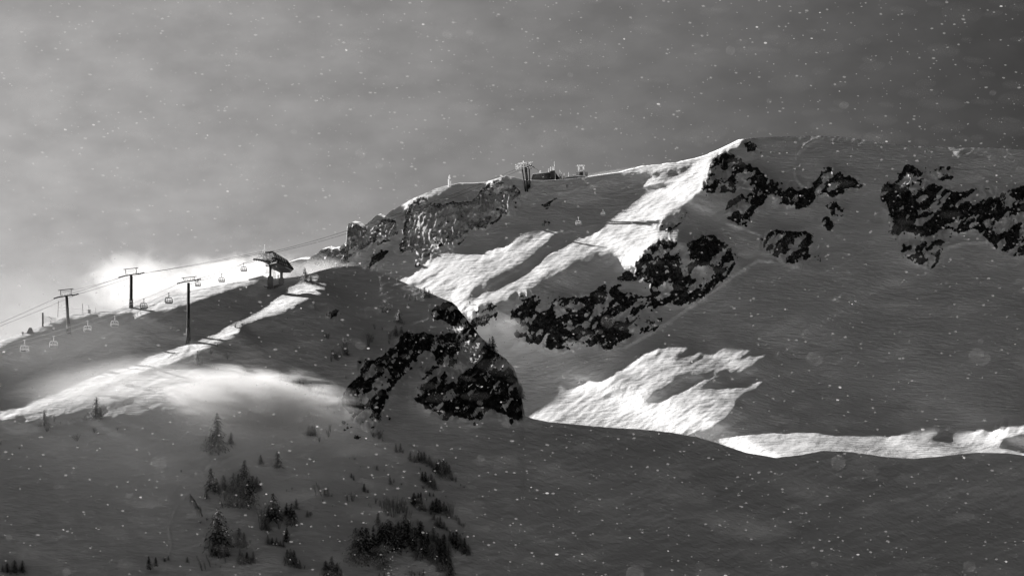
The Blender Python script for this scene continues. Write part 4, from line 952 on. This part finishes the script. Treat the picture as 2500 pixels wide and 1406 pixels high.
for k in range(34):
    q = sv(rg.uniform(1261, 1299), rg.uniform(400, 412), rg.uniform(-2, 2)); b.tube([q, q+Vector((rg.uniform(-1, 1), rg.uniform(-.5, .5), rg.uniform(-.7, .7)))], [.4, .1], 4)
b.build('rimed_crossarm', M_RIME, tw)
MB().tube([sv(1281, 411, -3), sv(1287, 408, -3), sv(1294, 405.2, -3), sv(1300, 406.5, -3), sv(1305, 410, -3)], .2, 5).build('guide_rail', M_DARK, tw)
rope([(1305, 410), (1310, 413), (1317, 417.5)], 'short cable from the top tower down to the station roof', M_ROPE, .07, lambda a: ys-1)
ys += 24; S0 = P3(1290, 445, ys); ms = ys/F
st = empty('top_station', S0); tag(st, 'dark flat roofed station building with pale window panels on the ridge', 'station building')
MB().prism([sv(1296, 442.5, -2), sv(1300.5, 425.5, -2), sv(1343, 421, -2), sv(1343, 443, -2)], (0, 12, .5)).build('wall', M_DARK, st)
MB().prism([sv(1299, 425.8, -2.6), sv(1344, 421, -2.6), sv(1344, 419.5, -2.6), sv(1300, 424, -2.6)], (0, 14, .5)).build('roof', M_SNOW, st)
for (xa, xb, ya, yb_) in ((1309, 1313, 424.6, 432), (1313.6, 1318, 424.2, 432), (1320, 1324, 424, 431), (1325, 1329, 423.6, 431)):
    MB().prism([sv(xa, ya, -2.15), sv(xb, ya-.3, -2.15), sv(xb, yb_, -2.15), sv(xa, yb_, -2.15)], (0, .1, 0)).build('window', M_CONC if xa > 1319 else M_STEEL, st)
MB().prism([sv(1343.2, 441, -4), sv(1343.2, 417.5, -4), sv(1355, 416.5, -4), sv(1355, 441, -4)], (0, 9, .3)).build('stair_tower', M_ROCK_RIME, st)
MB().prism([sv(1357, 440, 0), sv(1356, 421, 0), sv(1360, 427, 0), sv(1366, 435, 0), sv(1366, 440, 0)], (0, 6, 0)).build('lean_to', M_STEEL, st)
for px, tp, bt, w in ((1353, 394, 417, 1.8), (1344, 407, 419, 2.6), (1348, 406, 418, 1.6), (1339, 412, 420, 2), (1319, 416.5, 421, 5), (1351, 408, 417, 2.6)):
    MB().tube([sv(px, bt+1, 0), sv(px+.3, tp, 0)], [w*ms/2, w*ms/3], 6).build('rimed_mast', M_RIME, st)
dk = empty('ramp_deck', S0); tag(dk, 'snow covered ramp and deck rising right of the top station', 'deck')
MB().prism([sv(1356, 440, -4), sv(1375, 435, -4), sv(1404, 427.5, -4), sv(1435, 430, -4), sv(1435, 431.5, -4), sv(1404, 431, -4), sv(1356, 442, -4)], (0, 7, .3)).build('deck_surface', M_SNOW, dk)
MB().prism([sv(1362, 443, -3), sv(1404, 431.5, -3), sv(1434, 431, -3), sv(1434, 436.5, -3), sv(1400, 438.5, -3), sv(1365, 442, -3)], (0, 5, .3)).build('understructure', M_ROOF, dk)
for px in (1389, 1405, 1418, 1428, 1434): MB().tube([sv(px, 439, -4.3), sv(px, 431, -4.3)], .18, 5).build('support', M_STEEL, dk)
for px, tp in ((1388, 421), (1367, 415), (1377, 423), (1370, 421)):
    MB().tube([sv(px, 437, -1), sv(px, tp, -1)], [.5 if px != 1388 else .3, .15], 6).build('rimed_post', M_RIME, dk)
po = empty('portal_frame', P3(1419, 431, ys)); tag(po, 'white rimed portal frame standing on the deck', 'portal frame')
pv = lambda px, py, dy=0: P3(px, py, ys+dy)-P3(1419, 431, ys)
for x in (1413.5, 1424): MB().tube([pv(x, 431), pv(x-.6 if x < 1420 else x+.6, 404)], [.55, .5], 6).build('leg', M_RIME, po)
MB().tube([pv(1409.5, 404.6), pv(1428, 404.6)], .5, 6).build('top_beam', M_RIME, po); MB().tube([pv(1411, 417.5), pv(1426, 417.5)], .62, 6).build('cross_beam', M_RIME, po)
MB().box(pv(1419, 424), 2.0, .8, 2.6).build('panel', M_CONC, po)
for (xa, xb, lab) in ((1404.5, 1411, 'pale rimed box left of the portal frame'), (1427.5, 1435, 'pale rimed box right of the portal frame')):
    o = MB().box((0, 0, .9), (xb-xa)*ms, 2, 1.9).box((0, 0, 1.95), (xb-xa)*ms*1.08, 2.2, .25).build('equipment_box', M_FROST); o.location = P3((xa+xb)/2, 430, ys); tag(o, lab, 'box')
# statue like rimed mast
ym = float(yfar(1097.5, 456)); b0_ = P3(1097.5, 456, ym); mv = lambda px, py, dy=0: P3(px, py, ym+dy)-b0_
sm = empty('rimed_monument', b0_); tag(sm, 'small white rimed monument alone on the far ridge crest', 'monument')
b = MB().tube([mv(1097.5, 458), mv(1097.6, 448), mv(1097.7, 438)], [.95, .85, .95], 7); b.box(mv(1099.5, 440), .9, .5, .9); b.build('pedestal', M_RIME, sm)
MB().tube([mv(1097.7, 438), mv(1097.3, 433), mv(1097.6, 430.5), mv(1097.6, 428.6), mv(1097.7, 426.5)], [.5, .62, .36, .34, .1], 7).build('figure', M_RIME, sm)
# ------------------------------------------------------------------ people
def person_mesh(stride=.12):
    V = [(0, 0, .95), (0, 0, 1.15), (0, 0, 1.42), (0, 0, 1.52), (0, -.02, 1.68), (-.11, 0, .9), (-.12-stride*.3, stride*.5, .5), (-.13, stride, .06), (.11, 0, .9), (.12+stride*.2, -stride*.6, .5), (.14, -stride*.9, .06),
         (-.2, 0, 1.4), (-.3, .02, 1.15), (-.27, -.18, .98), (.2, 0, 1.4), (.3, .02, 1.15), (.27, -.18, .98), (-.13, stride-.14, .03), (.14, -stride*.9-.14, .03)]
    E = [(0, 1), (1, 2), (2, 3), (3, 4), (0, 5), (5, 6), (6, 7), (0, 8), (8, 9), (9, 10), (2, 11), (11, 12), (12, 13), (2, 14), (14, 15), (15, 16), (7, 17), (10, 18)]
    Rr = [.15, .16, .17, .08, .13, .11, .085, .06, .11, .085, .06, .09, .065, .05, .09, .065, .05, .055, .055]
    me = bpy.data.meshes.new('person'); me.from_pydata(V, E, []); me.update()
    o = bpy.data.objects.new('person', me); COL.objects.link(o)
    md = o.modifiers.new('skin', 'SKIN'); me.materials.append(M_CLOTH)
    for i, r_ in enumerate(Rr): me.skin_vertices[0].data[i].radius = (r_, r_*.85)
    me.skin_vertices[0].data[0].use_root = True
    s_ = o.modifiers.new('sub', 'SUBSURF'); s_.levels = 1; s_.render_levels = 1
    return o
M_CLOTH = grey_mat('dark ski clothing', .02, .9)
pp = person_mesh()
skis = MB()
for s in (-.13, .14): skis.box((s, -.1, .02), .09, 1.7, .03)
sk = skis.build('skis', M_DARK, pp)
def put_person(o, px, py, h, y, lab, rz=0):
    o.location = P3(px, py, y); s = h*y/F/1.8; o.scale = (s,)*3; o.rotation_euler = (0, 0, rz); tag(o, lab, 'person', 'skiers and walkers on the snow')
put_person(pp, 1384, 460, 10, float(yfar(1384, 460)), 'person in black standing below the top station')
def dup_person(*a, **k):
    o = pp.copy(); COL.objects.link(o)
    for c in pp.children: d = c.copy(); COL.objects.link(d); d.parent = o
    put_person(o, *a, **k)
dup_person(1325.5, 553, 8, float(yfar(1325, 553)), 'left of two people side by side in the shaded bowl', rz=.5)
dup_person(1329, 552.5, 8, float(yfar(1329, 553)), 'right of two people side by side in the shaded bowl', rz=-.4)
dup_person(1147, 744, 9.5, float(yfar(1147, 744)), 'dark skier climbing beside the small rimed crag in the gap', rz=.8)
dup_person(1565, 870, 7, float(yfar(1565, 870)), 'tiny skier on the grey snow above the sunlit tongue', rz=.2)
dup_person(679, 682, 12.5, y0+3, 'person in dark clothes standing between the terminal feet', rz=1.2)
# ------------------------------------------------------------------ blowing snow and flakes in the air
def drift_mat(name, dens, seed, sc=(2.2, 1, 3.0), thr=.42, aniso=.35, edge=1.0):
    m = bpy.data.materials.new(name); m.use_nodes = True; t = m.node_tree; N = t.nodes; K = t.links; N.clear()
    o = N.new('ShaderNodeOutputMaterial'); v = N.new('ShaderNodeVolumePrincipled'); K.new(v.outputs[0], o.inputs['Volume'])
    v.inputs['Color'].default_value = (.96, .955, .95, 1); v.inputs['Anisotropy'].default_value = aniso
    tc = N.new('ShaderNodeTexCoord')
    mp = N.new('ShaderNodeMapping'); mp.inputs['Scale'].default_value = sc; mp.inputs['Location'].default_value = (seed, seed*.7, 0); K.new(tc.outputs['Object'], mp.inputs['Vector'])
    n = N.new('ShaderNodeTexNoise'); n.inputs['Scale'].default_value = 1.0; n.inputs['Detail'].default_value = 5; n.inputs['Roughness'].default_value = .58; n.inputs['Distortion'].default_value = .6
    K.new(mp.outputs['Vector'], n.inputs['Vector'])
    ln = N.new('ShaderNodeVectorMath'); ln.operation = 'LENGTH'; K.new(tc.outputs['Object'], ln.inputs[0])
    fall = N.new('ShaderNodeMapRange'); fall.interpolation_type = 'SMOOTHSTEP'; K.new(ln.outputs['Value'], fall.inputs['Value'])
    fall.inputs['From Min'].default_value = 1.0; fall.inputs['From Max'].default_value = .15; fall.inputs['To Min'].default_value = 0; fall.inputs['To Max'].default_value = edge
    a = N.new('ShaderNodeMath'); a.operation = 'MULTIPLY_ADD'; K.new(fall.outputs['Result'], a.inputs[0]); a.inputs[1].default_value = .55; K.new(n.outputs['Fac'], a.inputs[2])
    r = N.new('ShaderNodeMapRange'); r.interpolation_type = 'SMOOTHSTEP'; K.new(a.outputs[0], r.inputs['Value'])
    r.inputs['From Min'].default_value = thr+.15; r.inputs['From Max'].default_value = thr+.55; r.inputs['To Min'].default_value = 0; r.inputs['To Max'].default_value = dens
    mm = N.new('ShaderNodeMath'); mm.operation = 'MULTIPLY'; K.new(r.outputs['Result'], mm.inputs[0]); K.new(fall.outputs['Result'], mm.inputs[1])
    K.new(mm.outputs[0], v.inputs['Density'])
    return m
def drift(name, px, py, y, rx, rz, ry, tilt, mat, label):
    import bmesh
    bm = bmesh.new(); bmesh.ops.create_icosphere(bm, subdivisions=3, radius=1.0)
    me = bpy.data.meshes.new(name); bm.to_mesh(me); bm.free(); me.materials.append(mat)
    o = bpy.data.objects.new(name, me); COL.objects.link(o); o.location = P3(px, py, y)
    o.scale = (rx*y/F, ry, rz*y/F); o.rotation_euler = (0, math.radians(tilt), 0)
    tag(o, label, 'blowing snow', kind='stuff')
    return o
drift('blowing_snow', 615, 985, float(yfront(615, 985))-12, 330, 118, 26, 7, drift_mat('drift a', .22, 3.1, (3.6, 1, 6.5), thr=.35), 'dense white plume of blowing snow over the lower left hill')
drift('blowing_snow', 250, 940, float(yfront(250, 940))-8, 360, 90, 18, -14, drift_mat('drift b', .034, 5.3, thr=.30), 'thin veil of blowing snow along the bright ridge')
drift('blowing_snow', 330, 690, 1580, 200, 120, 30, 0, drift_mat('drift c', .030, 1.3, (3.5, 1, 3.0), thr=.44), 'pale cloud of spindrift behind the skyline tower')
drift('blowing_snow', 570, 675, 1590, 290, 80, 30, -5, drift_mat('drift d', .050, 9.7, (5.0, 1, 2.4), thr=.42), 'white cloud of spindrift behind the lift terminal')
drift('blowing_snow', 790, 655, 1600, 120, 42, 20, 4, drift_mat('drift e', .025, 7.9, (2.2, 1, 2.0), thr=.34), 'spindrift streaming off the crest right of the terminal')
drift('blowing_snow', 150, 830, 1640, 700, 260, 60, -8, drift_mat('drift f', .0032, 4.4, (1.4, 1, 1.2), thr=.12), 'broad faint glow of airborne snow behind the left skyline')
drift('blowing_snow', 1500, 425, 2290, 190, 16, 14, -8, drift_mat('drift g', .012, 2.2, (3, 1, 2), thr=.3), 'faint spindrift off the corniced skyline left of the summit')
drift('blowing_snow', 1250, 800, float(yfar(1250, 800))-8, 60, 34, 10, 20, drift_mat('drift h', .05, 6.1, (2, 1, 2), thr=.32), 'small puff of snow at the foot of the long cliff band')

drift('blowing_snow', 330, 1200, 1390, 900, 330, 34, 3, drift_mat('drift j', .0026, 8.8, (3, 1, 4), thr=.15), 'very thin snow veil added to lighten the lower left slope')  # thin veil added to lift the tone of the shaded slope
drift('blowing_snow', 150, 850, 1425, 420, 130, 20, -12, drift_mat('drift k', .006, 2.8, (3, 1, 4), thr=.25), 'thin snow dust drifting over the grey slope under the chairs')

def flake_mat(name, alpha, power):
    m = bpy.data.materials.new(name); m.use_nodes = True; t = m.node_tree; N = t.nodes; K = t.links; N.clear()
    o = N.new('ShaderNodeOutputMaterial'); mix = N.new('ShaderNodeMixShader'); tr = N.new('ShaderNodeBsdfTransparent')
    df = N.new('ShaderNodeBsdfDiffuse'); df.inputs['Color'].default_value = (.85, .84, .83, 1)
    tl = N.new('ShaderNodeBsdfTranslucent'); tl.inputs['Color'].default_value = (.85, .84, .83, 1)
    ad = N.new('ShaderNodeMixShader'); ad.inputs[0].default_value = .5; K.new(df.outputs[0], ad.inputs[1]); K.new(tl.outputs[0], ad.inputs[2])
    lw = N.new('ShaderNodeLayerWeight'); lw.inputs['Blend'].default_value = .5
    inv = N.new('ShaderNodeMath'); inv.operation = 'SUBTRACT'; inv.inputs[0].default_value = 1; K.new(lw.outputs['Facing'], inv.inputs[1])
    pw = N.new('ShaderNodeMath'); pw.operation = 'POWER'; K.new(inv.outputs[0], pw.inputs[0]); pw.inputs[1].default_value = power
    ml = N.new('ShaderNodeMath'); ml.operation = 'MULTIPLY'; K.new(pw.outputs[0], ml.inputs[0]); ml.inputs[1].default_value = alpha
    K.new(ml.outputs[0], mix.inputs[0]); K.new(tr.outputs[0], mix.inputs[1]); K.new(ad.outputs[0], mix.inputs[2]); K.new(mix.outputs[0], o.inputs['Surface'])
    return m
def ellipsoids(name, n, seed, size, alpha, power, label, dmin, dmax, aspect, sub=2, band=None):
    import bmesh
    bm = bmesh.new(); bmesh.ops.create_icosphere(bm, subdivisions=sub, radius=1.0)
    bv = np.array([v.co[:] for v in bm.verts]); bf = np.array([[v.index for v in f.verts] for f in bm.faces]); bm.free()
    r = np.random.RandomState(seed)
    px = r.uniform(-500, 3000, n); py = r.uniform(-250, 1650, n)
    d = (dmin**3+(dmax**3-dmin**3)*r.uniform(0, 1, n))**(1/3.)
    s = size[0]*(size[1]/size[0])**(r.uniform(0, 1, n)**2.2)          # px radius
    rad = s*d/F; asp = r.uniform(aspect[0], aspect[1], n)
    x = (px-1250)/F*d; z = (703-py)/F*d
    wx, wy, wz = c2w(x, d, z)
    an = r.normal(0, .12, n)
    V = bv[None]*np.stack([rad*asp, rad, rad], -1)[:, None, :]
    Vx = V[..., 0]*np.cos(an)[:, None]-V[..., 2]*np.sin(an)[:, None]; Vz = V[..., 0]*np.sin(an)[:, None]+V[..., 2]*np.cos(an)[:, None]
    co = np.stack([Vx+wx[:, None], V[..., 1]+wy[:, None], Vz+wz[:, None]], -1).reshape(-1, 3)
    fc = (bf[None]+(np.arange(n)*len(bv))[:, None, None]).reshape(-1, 3)
    me = bpy.data.meshes.new(name); me.vertices.add(len(co)); me.vertices.foreach_set('co', co.astype(np.float32).ravel())
    me.loops.add(len(fc)*3); me.loops.foreach_set('vertex_index', fc.astype(np.int32).ravel())
    me.polygons.add(len(fc)); me.polygons.foreach_set('loop_start', np.arange(0, len(fc)*3, 3, dtype=np.int32)); me.polygons.foreach_set('loop_total', np.full(len(fc), 3, np.int32))
    me.polygons.foreach_set('use_smooth', np.ones(len(fc), bool)); me.update(calc_edges=True)
    me.materials.append(flake_mat(name, alpha, power))
    o = bpy.data.objects.new(name, me); COL.objects.link(o); tag(o, label, 'snowflakes', kind='stuff'); return o
ellipsoids('snowflakes', 260, 41, (1.0, 3.4), .5, 1.2, 'bright snowflakes blown through the air', 60, 900, (1.0, 1.8), 2)
ellipsoids('snowflakes', 9000, 43, (0.9, 3.4), .15, 2.0, 'faint snowflakes blown through the air', 60, 900, (1.0, 1.7), 2)
ellipsoids('snow_wisps', 1400, 47, (8, 34), .008, 1.5, 'thin wisps of snow dust blown sideways through the air', 120, 1000, (1.6, 3.2), 2)
ellipsoids('snowflakes', 90, 53, (7, 24), .022, .5, 'large soft snowflakes close to the viewer', 60, 300, (.9, 1.3), 3)
